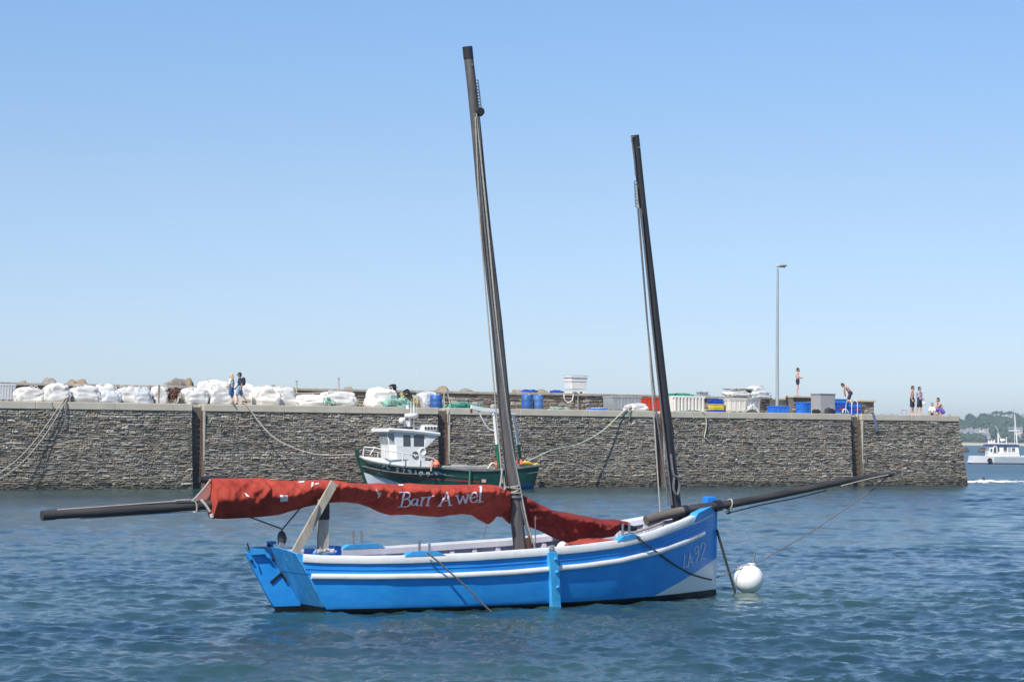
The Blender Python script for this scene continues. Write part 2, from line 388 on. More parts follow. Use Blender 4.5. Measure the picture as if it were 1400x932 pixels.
def gb(x): return ip(x, [-.62, 0, 1, 2.5, 4, 5.5, 6.5, 7.3, 7.9, 8.3, BL], [.94, 1.05, 1.24, 1.36, 1.38, 1.26, 1.05, .73, .40, .16, .03])
def wb(x): return ip(x, [-.3, 0, 1, 2.5, 4, 5.5, 6.5, 7.3, 8.0, BL], [.86, .91, 1.08, 1.21, 1.22, 1.04, .80, .51, .22, .025])
def gz(x): return ip(x, [-.62, -.1, .55, 1.3, 2.5, 3.2, 3.95, 4.7, 5.5, 6.06, 6.43, 7.07, 7.66, 8.26, BL], [.945, .91, .892, .89, .912, .938, .968, 1.002, 1.065, 1.14, 1.21, 1.335, 1.45, 1.57, 1.61])
def wz(x): return ip(x, [-.5, .55, 1.86, 3.24, 3.96, 4.74, 5.54, 6.45, 7.32, 7.95, BL], [.612, .588, .575, .602, .640, .675, .742, .864, 1.014, 1.136, 1.23])
def bz(x): return ip(x, [-.4, 0, 2, 4, 6, 7, 8, BL], [.075, .06, .045, .045, .06, .075, .10, .12])
def stem(z): return BL + .012 * (z - .8)
def tran(z): return -.58 * max(-.6, z) / .95
def hullp(u, v, inset=0.0):
    """u 0 transom .. 1 stem, v 0 keel .. 1 rail; starboard side (y < 0)"""
    xr = -.3 + u * (BL + .3); top = gz(tran(.93) + u * (BL - tran(.93)))
    z = -.42 + v * (top + .42)
    x = tran(z) + u * (stem(z) - tran(z))
    g, q = gb(x), wb(x)
    if z < 0:
        k = max(0, 1 + z / .42); y = q * (k ** .5)
    else:
        k = z / top; y = q + (g - q) * (k ** .8 + .10 * math.sin(PI * k))
    y = max(.03 if u > .995 else .05, y)
    return V(x, -(y - inset), z)
def side(x, z):
    """point on the starboard skin at length x, height z, and the outward normal"""
    top = gz(x); g, q = gb(x), wb(x); k = max(0, min(1, z / top)); y = q + (g - q) * (k ** .8 + .10 * math.sin(PI * k))
    return V(x, -y, z)
def sidn(x, z):
    a = side(x + .03, z) - side(x - .03, z); b = side(x, z + .03) - side(x, z - .03); n = a.cross(b).normalized()
    return n if n.y < 0 else -n

# paint of the hull: blue with a white wedge at the bow and a black waterline
hm = bpy.data.materials.new('hull_paint'); hm.use_nodes = True; N, L = hm.node_tree.nodes, hm.node_tree.links; b = N['Principled BSDF']
b.inputs['Roughness'].default_value = .34; b.inputs['Specular IOR Level'].default_value = .45
tc = N.new('ShaderNodeTexCoord'); sx_ = N.new('ShaderNodeSeparateXYZ'); L.new(tc.outputs['Object'], sx_.inputs[0])
def mathn(op, a, c):
    n = N.new('ShaderNodeMath'); n.operation = op
    for i, q in enumerate((a, c)):
        if hasattr(q, 'links'): L.new(q, n.inputs[i])
        else: n.inputs[i].default_value = q
    return n.outputs[0]
def mixc(f, a, c):
    n = N.new('ShaderNodeMix'); n.data_type = 'RGBA'; L.new(f, n.inputs[0])
    for i, q in ((6, a), (7, c)):
        if hasattr(q, 'links'): L.new(q, n.inputs[i])
        else: n.inputs[i].default_value = (*q, 1)
    return n.outputs[2]
nz = N.new('ShaderNodeTexNoise'); nz.inputs['Scale'].default_value = 2.2; nz.inputs['Detail'].default_value = 7; nz.inputs['Roughness'].default_value = .65
mpp = N.new('ShaderNodeMapping'); mpp.inputs['Scale'].default_value = (1, 1, 1.6); L.new(tc.outputs['Object'], mpp.inputs[0]); L.new(mpp.outputs[0], nz.inputs[0])
cr = N.new('ShaderNodeValToRGB'); cr.color_ramp.elements[0].position = .34; cr.color_ramp.elements[1].position = .72
cr.color_ramp.elements[0].color = (.018, .27, .71, 1); cr.color_ramp.elements[1].color = (.040, .35, .81, 1); L.new(nz.outputs[0], cr.inputs[0])
# salt scuffs low on the side
n2 = N.new('ShaderNodeTexNoise'); n2.inputs['Scale'].default_value = 5; n2.inputs['Detail'].default_value = 8; n2.inputs['Roughness'].default_value = .75
m2 = N.new('ShaderNodeMapping'); m2.inputs['Scale'].default_value = (.8, 1, 1.4); m2.inputs['Rotation'].default_value = (0, R(40), 0); L.new(tc.outputs['Object'], m2.inputs[0]); L.new(m2.outputs[0], n2.inputs[0])
sc_ = N.new('ShaderNodeMapRange'); sc_.inputs['From Min'].default_value = .56; sc_.inputs['From Max'].default_value = .74; sc_.inputs['To Max'].default_value = .7; L.new(n2.outputs[0], sc_.inputs[0])
low = N.new('ShaderNodeMapRange'); low.inputs['From Min'].default_value = .5; low.inputs['From Max'].default_value = .15; L.new(sx_.outputs['Z'], low.inputs[0])
blue = mixc(mathn('MULTIPLY', sc_.outputs[0], low.outputs[0]), cr.outputs[0], (.10, .38, .82))
wed = mathn('LESS_THAN', sx_.outputs['Z'], mathn('MULTIPLY', mathn('SUBTRACT', sx_.outputs['X'], 6.42), .30))
wed = mathn('MULTIPLY', wed, mathn('GREATER_THAN', sx_.outputs['X'], 6.42))
c1 = mixc(wed, blue, (.80, .80, .80))
xs = mathn('MULTIPLY', mathn('POWER', mathn('MULTIPLY', mathn('SUBTRACT', sx_.outputs['X'], 3.0), 1.0), 2.0), .0012)
bt = mathn('LESS_THAN', sx_.outputs['Z'], mathn('ADD', xs, .022))
c2 = mixc(bt, c1, (.012, .013, .016))
L.new(c2, b.inputs['Base Color'])
bp = N.new('ShaderNodeBump'); bp.inputs['Strength'].default_value = .12; bp.inputs['Distance'].default_value = .02; n3 = N.new('ShaderNodeTexNoise'); n3.inputs['Scale'].default_value = 3; n3.inputs['Detail'].default_value = 3
m3 = N.new('ShaderNodeMapping'); m3.inputs['Scale'].default_value = (.35, 1, 2.2); L.new(tc.outputs['Object'], m3.inputs[0]); L.new(m3.outputs[0], n3.inputs[0]); L.new(n3.outputs[0], bp.inputs['Height']); L.new(bp.outputs[0], b.inputs['Normal'])

lblue = mat('light_blue_paint', (.025, .26, .64), .5, .2, 5, .1, 20, col2=(.06, .38, .74))
blue_m = mat('blue_paint', (.014, .185, .66), .4, .15, 5, .1, 20, col2=(.022, .23, .72))
white_m = mat('white_paint', (.77, .76, .74), .45, .08, 4, .15, 12)
inner_m = mat('inner_white', (.60, .59, .66), .6, .1, 3, .1, 15)
grey_m = mat('inner_grey', (.36, .37, .44), .7, .12, 3)
black_m = mat('black_paint', (.012, .012, .014), .5)
wood_m = mat('weathered_plank', (.30, .26, .20), .8, .2, 6, .4, 30, col2=(.47, .42, .34), stretch=(1, 1, .25))
mast_m = mat('tarred_spar', (.032, .029, .028), .6, .5, 3.5, .5, 18, col2=(.14, .13, .125), stretch=(2.2, 2.2, .22))
mast2_m = mat('tarred_fore_mast', (.012, .012, .015), .5, .5, 3.5, .4, 18, col2=(.035, .034, .04), stretch=(2.2, 2.2, .22))
spar_m = mat('dark_spar', (.022, .021, .022), .55, .5, 3, .5, 18, col2=(.065, .058, .054), stretch=(.3, 2.2, 2.2))
rope_m = mat('pale_rope', (.38, .35, .30), .9, .25, 25, .5, 120)
drope_m = mat('grey_rope', (.14, .14, .15), .9, .25, 25, .5, 120)
wrope_m = mat('dark_wet_rope', (.045, .05, .04), .8, .3, 25, .5, 120)
steel_m = mat('dull_steel', (.32, .33, .34), .4, .2, 10, metal=.8)
blk_m = mat('block_black', (.02, .02, .024), .5, .3, 8)

NU, NV = 60, 22
hb = MB()
for sg in (1, -1):
    hb.grid([[V(p.x, p.y * sg, p.z) for p in (hullp(i / NU, j / NV) for j in range(NV + 1))] for i in range(NU + 1)])
hull = hb.build('hull', hm, boat, ang=60)
bmx = bmesh.new(); bmx.from_mesh(hull.data); bmesh.ops.remove_doubles(bmx, verts=bmx.verts, dist=.002); bmx.to_mesh(hull.data); bmx.free()
# stem post
sp = MB(); sp.loft([[V(stem(z) - .07, -.045, z), V(stem(z) + .035, -.04, z), V(stem(z) + .035, .04, z), V(stem(z) - .07, .045, z)] for z in (-.4, 0, .4, .8, 1.2, 1.62)])
sp.build('stem_post', hm, boat, ang=30)
# transom planks
tp = MB(); rows = []
for j in range(9):
    v = j / 8; p = hullp(0, v); y = -p.y; arch = .07 * v ** 3
    rows.append([V(p.x - .02, -y + 2 * y * k / 12, p.z + arch * (1 - (2 * k / 12 - 1) ** 2)) for k in range(13)])
ring = lambda dx: [[V(q.x + dx, q.y, q.z) for q in r] for r in rows]
tp.grid(ring(0)); tp.grid(ring(.055)); a_, c_ = ring(0), ring(.055)
tp.grid([a_[-1], c_[-1]]); tp.grid([[r[0] for r in a_], [r[0] for r in c_]]); tp.grid([[r[-1] for r in a_], [r[-1] for r in c_]])
tm = bpy.data.materials.new('transom_paint'); tm.use_nodes = True; N, L = tm.node_tree.nodes, tm.node_tree.links; b = N['Principled BSDF']; b.inputs['Roughness'].default_value = .45
tc = N.new('ShaderNodeTexCoord'); sx_ = N.new('ShaderNodeSeparateXYZ'); L.new(tc.outputs['Object'], sx_.inputs[0])
nz = N.new('ShaderNodeTexNoise'); nz.inputs['Scale'].default_value = 5; nz.inputs['Detail'].default_value = 8; nz.inputs['Roughness'].default_value = .72
mpp = N.new('ShaderNodeMapping'); mpp.inputs['Scale'].default_value = (1, 1.6, .5); L.new(tc.outputs['Object'], mpp.inputs[0]); L.new(mpp.outputs[0], nz.inputs[0])
cr = N.new('ShaderNodeValToRGB'); cr.color_ramp.elements[0].position = .38; cr.color_ramp.elements[1].position = .72; cr.color_ramp.elements[0].color = (.025, .29, .70, 1); cr.color_ramp.elements[1].color = (.15, .52, .82, 1); L.new(nz.outputs[0], cr.inputs[0])
L.new(mixc(mathn('LESS_THAN', sx_.outputs['Z'], .07), mixc(mathn('LESS_THAN', mathn('ABSOLUTE', mathn('SUBTRACT', sx_.outputs['Z'], .60), 0), .006), cr.outputs[0], (.01, .09, .28)), (.012, .013, .016)), b.inputs['Base Color'])
tp.build('transom', tm, boat, ang=30)
# inner skin, frames, sole, thwarts
ib = MB()
for sg in (1, -1):
    ib.grid([[V(p.x + (.06 if i == 0 else 0), p.y * sg, p.z) for p in (hullp(.01 + .965 * i / NU, .5 + .49 * j / 6, .06) for j in range(7))] for i in range(NU + 1)])
ib.build('inner_planking', grey_m, boat)
for sg in (1, -1):
    for k in range(16):
        x = .3 + k * .47; q = MB(); zz = np.linspace(.3, gz(x) - .10, 5)
        q.loft([[V(x - .045, sg * (-side(x, z).y - .05), z), V(x + .045, sg * (-side(x, z).y - .05), z), V(x + .045, sg * (-side(x, z).y - .10), z), V(x - .045, sg * (-side(x, z).y - .10), z)] for z in zz])
        q.build('frame', inner_m, boat, smooth=False)
    q = MB(); q.loft([[V(x, sg * (gb(x) - .055), gz(x) - .13), V(x, sg * (gb(x) - .13), gz(x) - .13), V(x, sg * (gb(x) - .13), gz(x) - .03), V(x, sg * (gb(x) - .055), gz(x) - .03)] for x in np.linspace(-.45, 7.9, 40)])
    q.build('inwale', inner_m, boat)
q = MB(); q.loft([[V(x, -max(.05, wb(x) - .02), .30), V(x, max(.05, wb(x) - .02), .30), V(x, max(.05, wb(x) - .02), .27), V(x, -max(.05, wb(x) - .02), .27)] for x in np.linspace(-.1, 7.9, 24)]); q.build('sole', grey_m, boat, smooth=False)
for x in (.35, 2.2, 4.45, 6.1):
    q = MB(); q.box((x, 0, .62), (.28, 2 * gb(x) - .24, .05), bev=.01); q.build('thwart', inner_m, boat)
# rail, rubbing strakes
def strake(name, M, zf, x0, x1, hgt, out, inn, sides=(1, -1), n=70, zoff=0):
    for sg in sides:
        q = MB(); rings = []
        for x in np.linspace(x0, x1, n):
            z = zf(x) + zoff; nn = sidn(x, z - hgt / 2); nn = V(nn.x, nn.y, 0).normalized(); c = side(x, z - hgt / 2)
            t = 1.0 if 0 < x else 1
            o, i = c + nn * out, c - nn * inn
            rings.append([V(p.x, p.y * sg, p.z) for p in (V(i.x, i.y, z - hgt), V(o.x, o.y, z - hgt) - nn * out * .25, V(o.x, o.y, z - hgt * .8), V(o.x, o.y, z - hgt * .2), V(o.x, o.y, z) - nn * out * .3, V(i.x, i.y, z))])
        q.loft(rings); q.build(name, M, boat, ang=50)
strake('rail', white_m, gz, -.47, 7.62, .125, .028, .10)
strake('rubbing_strake', white_m, lambda x: wz(x) + .012, -.32, 7.98, .085, .045, .01)
strake('plank_seam', blue_m, lambda x: gz(x) - .222, -.42, 8.1, .014, .008, .005)
strake('plank_seam', blue_m, lambda x: gz(x) - .30, -.40, 8.1, .012, .006, .005)
# light blue bow chocks with a white strip under them
for sg in (1, -1):
    q = MB(); rings = []
    for x in np.linspace(7.50, 8.36, 14):
        k = min(1, (x - 7.50) / .2); c = side(x, gz(x)); nn = sidn(x, gz(x) - .05); nn = V(nn.x, nn.y, 0).normalized(); z0, z1 = gz(x) - .115, gz(x) - .11 + .14 * k
        o, i = c + nn * .03, c - nn * min(.12, gb(x) * .8)
        rings.append([V(p.x, p.y * sg, p.z) for p in (V(i.x, i.y, z0), V(o.x, o.y, z0), V(o.x, o.y, z1), V(i.x, i.y, z1))])
    q.loft(rings); q.build('bow_chock', lblue, boat, ang=30)
strake('rail_strip', white_m, lambda x: gz(x) - .125, 7.55, 8.34, .028, .02, .01)
# stem head
q = MB(); p0 = mp(970, 686); q.box((p0.x, 0, 1.64), (.22, .15, .26), bev=.012); q.build('stem_head', blue_m, boat, ang=30)

# side fender plank, oar blocks, thole pins
q = MB(); a = mp(754, 754, -1.42); bq = mp(762, 832, -1.25)
rings = []
for k in np.linspace(0, 1, 8):
    x = a.x + (bq.x - a.x) * k; z = a.z - .01 + (-.25 - a.z) * k; zz = max(.0, z); c = side(x, zz).y - .045
    rings.append([V(x - .085, c + .05, z), V(x - .085, c - .05, z), V(x + .085, c - .05, z), V(x + .085, c + .05, z)])
q.loft(rings); fp_ = q.build('fender_plank', mat('pale_blue_paint', (.05, .40, .80), .45, .15, 4, .1, 12, col2=(.09, .52, .86)), boat, ang=30)
for zz in (.78, .56, .30):
    q = MB(); x = a.x + (bq.x - a.x) * (a.z - zz) / (a.z + .25); q.lathe([(.001, 0), (.03, 0), (.03, .015), (.012, .03), (.001, .03)], (x + .03, side(x, zz).y - .092, zz), 10, axis=(0, -1, 0)); q.build('bolt', lblue, fp_)
q = MB(); q.tube(smoothline([(a.x - .04, side(a.x, .9).y - .05, a.z), (a.x - .03, side(a.x, .9).y - .05, a.z + .07), (a.x + .04, side(a.x, .9).y - .05, a.z + .07), (a.x + .05, side(a.x, .9).y - .05, a.z)], 5), .014, 6); q.build('shackle', steel_m, fp_)
def oar_block(px0, px1, sg, pins):
    x0, x1 = (px0, px1); q = MB(); rings = []
    for x, k in ((x0, .02), (x0 + .14, 1), (x1 - .16, 1), (x1, .02)):
        z = gz(x) - .015; rings.append([V(x, sg * (gb(x) + .03), z), V(x, sg * (gb(x) + .03), z + .075 * k), V(x, sg * (gb(x) - .13), z + .075 * k), V(x, sg * (gb(x) - .13), z)])
    q.loft(rings); bl = q.build('oar_block', lblue, boat, smooth=False)
    for x, h in pins:
        q = MB(); zb = gz(x) + .03; y = sg * (gb(x) - .05); q.tube([(x, y, zb), (x, y, zb + h)], .021, 8); q.build('thole_pin', steel_m, bl)
oar_block(1.22, 1.95, -1, ((1.52, .21), (1.70, .15)))
oar_block(5.42, 5.98, -1, ((5.60, .24), (5.76, .23)))
xa = mp(484, 738, 1.2).x; oar_block(xa - .25, xa + .62, 1, ((xa, .26), (xa + .17, .26)))
# rudder, strap and head fittings
def quadp(name, pts, yo, th, M, parent=None):
    q = MB(); q.prism([mp(px, py, yo) for px, py in pts], (0, th, 0)); return q.build(name, M, parent or boat, smooth=False)
q = MB(); pts = [mp(x, y, -.03) for x, y in ((336, 756), (367, 755.5), (410, 822), (416, 840), (420, 852), (390, 857), (381, 838), (366, 815))]
q.prism(pts, (0, .06, 0))
rud = q.build('rudder', hm, boat, smooth=False)
quadp('rudder_head', [(342, 748.5), (361, 750), (372, 764), (366, 762), (362, 757), (345, 758)], -.10, .05, lblue, rud)
quadp('rudder_strap', [(369.5, 795), (384.5, 782), (386, 784.5), (372, 797.5)], -.05, .02, black_m, rud)
quadp('gudgeon', [(384, 781.5), (386.5, 784), (392.5, 793), (390.5, 794.5)], -.07, .14, black_m, rud)
quadp('pintle', [(371, 762), (374, 763), (377, 768), (374, 767)], -.07, .14, black_m, rud)
q = MB(); q.tube([mp(341, 752, -.2), mp(338, 742, -.2)], .012, 6); q.build('rudder_pin', black_m, rud); q = MB(); q.tube([mp(345, 766, -.05), mp(343, 767, -.05)], .03, 8); q.build('rudder_bolt', black_m, rud)

# crutch of two planks that carries the sail
def plank(name, p, q_, wid, th, M, parent):
    p, q_ = Vector(p), Vector(q_); d = (q_ - p).normalized(); s = V(0, 1, 0); w_ = d.cross(s).normalized(); b = MB()
    b.loft([[c + w_ * a * wid / 2 + s * e * th / 2 for a, e in ((-1, -1), (1, -1), (1, 1), (-1, 1))] for c in (p, q_)]); return b.build(name, M, parent, smooth=False)
pl1 = plank('crutch_plank', mp(396, 768, -.42), mp(457, 659.5, -.42), .135, .05, wood_m, boat)
pl2 = plank('crutch_plank', mp(441.5, 775, -.30), mp(441.5, 682, -.30), .185, .06, wood_m, boat)
q = MB(); c0, c1 = mp(441.5, 708, -.30), mp(441.5, 688, -.30)
for k in range(7):
    c = c0.lerp(c1, k / 6); q.box(c, (.205 + .006 * (k % 2), .09, .05), bev=.008)
q.build('black_binding', blk_m, pl2, ang=60)
q = MB(); q.tube(smoothline([mp(436, 690, -.46), mp(434, 700, -.47), mp(430, 714, -.46), mp(428, 724, -.46)], 4), .014, 6); q.build('lashing', drope_m, pl1)

# masts
def spar(name, pts, rads, M, yo=0.0, n=14, parent=None):
    q = MB(); P = [mp(x, y, yo) if not isinstance(x, Vector) else x for x, y in pts]; q.tube(P, rads, n); return q.build(name, M, parent or boat, ang=50)
T, Bm = mp(639, 65), mp(710, 748); foot = Bm + (Bm - T).normalized() * .75
mm = MB(); Pm = [T.lerp(foot, k / 12) + V(.012 * math.sin(k * 1.3), 0, 0) for k in range(13)]
mm.tube(Pm, [.083 + .036 * k / 12 for k in range(13)], 16); mast = mm.build('main_mast', mast_m, boat, ang=50)
q = MB(); q.tube([T + (foot - T).normalized() * -.01, T + (foot - T).normalized() * .20], .09, 16); q.build('mast_cap', blk_m, mast, ang=50)
T2, B2 = mp(868, 185), mp(925, 697); foot2 = B2 + (B2 - T2).normalized() * .9
mm = MB(); mm.tube([T2.lerp(foot2, k / 12) for k in range(13)], [.078, .072, .068, .072, .077, .08, .083, .086, .088, .092, .095, .10, .10], 16); fmast = mm.build('fore_mast', mast2_m, boat, ang=50)
q = MB(); q.lathe([(.001, 0), (.02, 0), (.02, .02), (.001, .02)], T2.lerp(foot2, .03) + V(0, -.075, 0), 8, axis=(0, -1, 0)); q.build('bolt', steel_m, fmast)
q = MB(); d = (foot - T).normalized(); pb_ = T.lerp(foot, .028) - d * 0; q.lathe([(.001, 0), (.022, 0), (.022, .02), (.001, .02)], pb_ + V(0, -.085, 0) + d * .05, 8, axis=(0, -1, 0)); q.build('bolt', steel_m, mast)
# main halyard: shackle chain, block and falls
q = MB()
for k in range(9):
    c = mp(652.6 + k * .5, 112 + k * 4.2, -.07); q.tube([c + V(.03 * math.cos(t), .012, .035 * math.sin(t)) for t in np.linspace(0, 2 * PI, 9)], .011, 5)
q.build('halyard_chain', steel_m, mast)
q = MB(); c = mp(656, 153, -.09); q.lathe([(.001, -.05), (.07, -.05), (.085, 0), (.07, .05), (.001, .05)], c, 14, axis=(0, 1, 0)); q.build('halyard_block', blk_m, mast)
def line(pts, r, M, name='halyard', parent=None, yo=-.1, n=6, sm=6):
    q = MB(); P = [p if isinstance(p, Vector) else mp(p[0], p[1], p[2] if len(p) > 2 else yo) for p in pts]; q.tube(smoothline(P, sm) if sm else P, r, n); return q.build(name, M, parent or boat)
line([(648.5, 155), (662, 300), (675, 430), (692, 560), (707, 660), (716, 705), (728, 752)], .018, drope_m, parent=mast)
line([(651, 155), (666, 300), (679, 440), (697, 590), (712, 672), (722, 720), (731, 748)], .018, rope_m, parent=mast)
line([(654.5, 158), (660, 240), (668.5, 330), (678.5, 440)], .010, drope_m, parent=mast, sm=0)
line([(650, 160, -.12), (656, 300, -.12), (661.7, 370, -.12), (677.6, 554, -.12), (687, 660, -.12)], .013, rope_m, parent=mast, sm=0)
line([(687, 640, -.2), (685, 656, -.22), (684, 666, -.24), (690, 668, -.2), (688, 650, -.18)], .016, rope_m, 'halyard_tail', parent=mast)
q = MB(); ax = (foot - T).normalized()
for k, (py, tl) in enumerate(((664, .02), (667, -.015), (670, .05), (673, .0), (679, .0))):
    t_ = (py - 65) / (748 - 65); c = T.lerp(Bm, t_); q.tube([c + V(.122 * math.cos(a), .122 * math.sin(a), tl * math.cos(a)) for a in np.linspace(0, 2 * PI, 18)], .016 if k < 4 else .022, 6, mi=0 if k < 4 else 1)
q.build('mast_lashing', [rope_m, drope_m], mast)
q = MB(); q.tube([mp(721, 735, -.12), mp(727, 765, -.12)], .055, 8); q.build('halyard_purchase', mat('oiled_wood', (.09, .045, .03), .5, .3, 6), mast)
# fore mast rigging
line([(870, 255, -.09), (873, 290, -.09), (886, 450, -.09), (903, 706, -.09)], .015, rope_m, 'halyard', fmast, sm=0)
line([(872, 285, -.1), (884, 430, -.1), (897, 560, -.1), (914, 690, -.1)], .016, drope_m, 'halyard', fmast, sm=0)
line([(876, 285, -.1), (890, 430, -.1), (904, 560, -.1), (919, 690, -.1)], .016, drope_m, 'halyard', fmast, sm=0)
line([(883, 310, 0), (897, 430, 0), (910, 520, 0), (922, 600, 0)], .010, drope_m, 'halyard', fmast, sm=0)
q = MB()
for k in range(8): c = mp(869.5 + k * .25, 250 + k * 4.4, -.09); q.tube([c + V(.03 * math.cos(t), .012, .035 * math.sin(t)) for t in np.linspace(0, 2 * PI, 9)], .011, 5)
q.build('halyard_chain', steel_m, fmast)
line([(868, 187, -.05), (863.5, 189, -.08), (866, 205, -.09), (869, 240, -.09)], .014, drope_m, 'mast_strop', fmast)
q = MB(); q.tube(smoothline([mp(917, 620, -.12), mp(921, 648, -.16), mp(926, 652, -.16), mp(929, 662, -.14), mp(926, 676, -.16), mp(921, 668, -.16), mp(922, 652, -.15)], 5), .022, 6); q.build('coiled_halyard_tail', drope_m, fmast)

# bowsprit
BS = [(884, 710.5), (912, 703), (950, 695), (1000, 688.5), (1060, 677), (1110, 666.5), (1160, 656), (1200, 650), (1221, 648)]
q = MB(); rad = [.084, .084, .082, .076, .072, .067, .060, .050, .040]; q.tube([mp(x, y, -.13) for x, y in BS], rad, 14); bsp = q.build('bowsprit', spar_m, boat, ang=50)
q = MB(); q.tube([mp(883, 710.8, -.13), mp(912, 703, -.13), mp(935, 698, -.13)], [.087, .089, .087], 14); q.build('bowsprit_heel', mat('grey_worn_spar', (.09, .075, .065), .7, .3, 3, .5, 18, col2=(.17, .145, .125), stretch=(.3, 2.2, 2.2)), bsp, ang=50)
q = MB(); c = mp(936, 698, -.13); q.tube([c - V(.05, 0, .008), c + V(.05, 0, .008)], .105, 14); q.build('bowsprit_collar', blk_m, bsp, ang=50)
q = MB(); c = mp(981, 691, -.13); q.tube([c - V(.06, 0, .008), c + V(.06, 0, .008)], .105, 14); q.build('gammon_iron', blk_m, bsp, ang=50)
q = MB(); c = mp(997, 689, -.13); q.tube([c + V(.02 * math.sin(a), .095 * math.cos(a), .095 * math.sin(a)) for a in np.linspace(0, 2 * PI, 14)], .014, 6); q.build('rope_ring', rope_m, bsp)
line([(994, 699, -.15), (999, 700, -.15), (1008, 698, -.14), (1040, 690, -.14), (1090, 680, -.13), (1130, 670, -.12)], .013, drope_m, 'outhaul', bsp)
line([(1150, 664, -.20), (1185, 655, -.20), (1214, 649, -.18)], .012, rope_m, 'outhaul', bsp)
q = MB(); c = mp(996, 700, -.16); q.blob(c, (.05, .03, .035), 3, .4); q.build('outhaul_knot', blk_m, bsp)
line([(1212, 652, -.13), (1190, 672, -.10), (1110, 726, -.04), (1036, 769, -.02), (977, 790, -.03)], .0115, drope_m, 'bobstay', sm=0)
# mooring gear at the bow
hullbvh = BVHTree.FromPolygons([v.co[:] for v in hull.data.vertices], [p.vertices[:] for p in hull.data.polygons])
def on_hull(px, py, off=.02):
    o, d = loc_ray(px, py); h = hullbvh.ray_cast(o, d); return (h[0] if h[0] else mp(px, py)) - d * off
line([mp(857, 736, -1.1), mp(868, 732.5, -1.2), on_hull(884, 744, .10), on_hull(905, 759, .05), on_hull(925, 773, .025), on_hull(945, 784, .022), on_hull(962, 789.5, .02), on_hull(973, 792, .02)], .014, wrope_m, 'bow_line')
line([(862, 729, -1.0), (885, 722, -.7), (906, 714, -.4)], .022, rope_m, 'mooring_strop')
line([(855, 731, -1.1), (860, 727, -1.05), (866, 731, -1.1), (861, 735, -1.1), (857, 729, -1.1)], .017, rope_m, 'turned_line')
line([(904, 719, -.5), (909, 724, -.5), (915, 719, -.5), (922, 716, -.5), (926, 718, -.5), (916, 724, -.5), (907, 722, -.5)], .02, rope_m, 'foredeck_line')
q = MB(); q.tube([mp(906, 712, -.5), mp(906, 726, -.5)], .022, 8); q.build('thole_pin', steel_m, boat)
# stern gear
stg = MB(); c = mp(385.5, 736, -.05); stg.blob(c, (.085, .05, .13), 2, .12, nu=12, nv=8); sb = stg.build('sheet_block', mat('block_grey', (.05, .055, .06), .4, .4, 12), boat)
line([(340, 706, 0), (362, 714, 0), (386, 723, -.02)], .014, drope_m, 'sheet', sm=0); line([(415, 689, -.1), (404, 702, -.08), (386, 723, -.02), (385, 732, -.05)], .014, drope_m, 'sheet', sm=0)
q = MB()
for k in range(4): q.tube(smoothline([mp(383 + k * 1.5, 741, -.08), mp(381 + k * 2.4, 752, -.1), mp(383 + k * 2, 762, -.1)], 4), .014, 6)
q.build('sheet_fall', mat('blue_grey_rope', (.16, .18, .23), .9, .25, 25), sb)
q = MB(); q.box(mp(371, 741.5, .35), (.16, .07, .05), bev=.01); q.box(mp(371, 745, .35), (.05, .05, .09)); q.build('stern_cleat', lblue, boat)
line([(366, 744, .1), (370, 747, .1), (376, 750, .0), (380, 752, -.1)], .03, blk_m, 'tiller_lashing')
q = MB(); q.box(mp(428, 755, .15), (.16, .4, .14), bev=.02); q.build('stern_locker', blue_m, boat, ang=30)
q = MB(); q.box(mp(457, 753, .15), (.14, .3, .18), bev=.02); q.build('engine_casing', blue_m, boat, ang=30)
clt = MB(); x = mp(452, 757, -1.2).x; clt.box((x, -gb(x) + .06, gz(x) + .04), (.40, .05, .035), bev=.01); clt.box((x, -gb(x) + .06, gz(x) + .015), (.14, .05, .05)); cl_ = clt.build('mooring_cleat', lblue, boat)
q = MB(); rnd2 = random.Random(4)
for k in range(6): q.tube(smoothline([V(x + rnd2.uniform(-.2, .2), -gb(x) + .06 + rnd2.uniform(-.06, .05), gz(x) + rnd2.uniform(.03, .10)) for _ in range(5)], 5), .017, 6)
q.build('rope_turns', mat('blue_white_rope', (.42, .43, .46), .9, .4, 20), cl_)
# midship spring: from the oar block down into the water
line([(584, 755, -1.38), (600, 768, -1.42), (640, 804, -1.46), (661, 826, -1.5), (674, 838, -1.52)], .015, drope_m, 'spring_line', sm=0)
line([(661, 734, -.3), (665.5, 717, -.3)], .009, drope_m, 'reef_line', sm=0)
line([(732, 705, -.25), (732, 748, -.25)], .010, drope_m, 'reef_line', sm=0)
fb = MB(); fb.blob(mp(769, 751, .0), (.11, .11, .15), 5, .1, nu=16, nv=10); fb.build('white_fender', white_m, boat)
# ------------------------------------------------------------------ furled red sail on its spars
q = MB(); q.tube([mp(57.5, 704.5, -.05), mp(90, 702, -.05), mp(180, 696.5, -.05), mp(290, 689.5, -.02), mp(420, 681, 0)], [.068, .077, .080, .077, .072], 14); bm_ = q.build('boom', spar_m, boat, ang=50)
q = MB(); q.tube([mp(57, 704.5, -.05), mp(75, 703.2, -.05)], [.08, .081], 14); q.build('boom_end_band', mat('boom_end', (.04, .038, .038), .6, .3, 8), bm_, ang=50)
q = MB(); q.tube([mp(273, 655.5, .02), mp(295, 656.5, .02), mp(480, 672, .05), mp(690, 690, .22), mp(800, 712, .25), mp(859, 721.5, .25), mp(869, 722.5, .25)], [.05, .07, .08, .085, .075, .06, .05], 12); yd = q.build('yard', blk_m, boat, ang=50)
red_m = bpy.data.materials.new('red_sailcloth'); red_m.use_nodes = True; N, L = red_m.node_tree.nodes, red_m.node_tree.links; b = N['Principled BSDF']; b.inputs['Roughness'].default_value = .85; b.inputs['Specular IOR Level'].default_value = .2
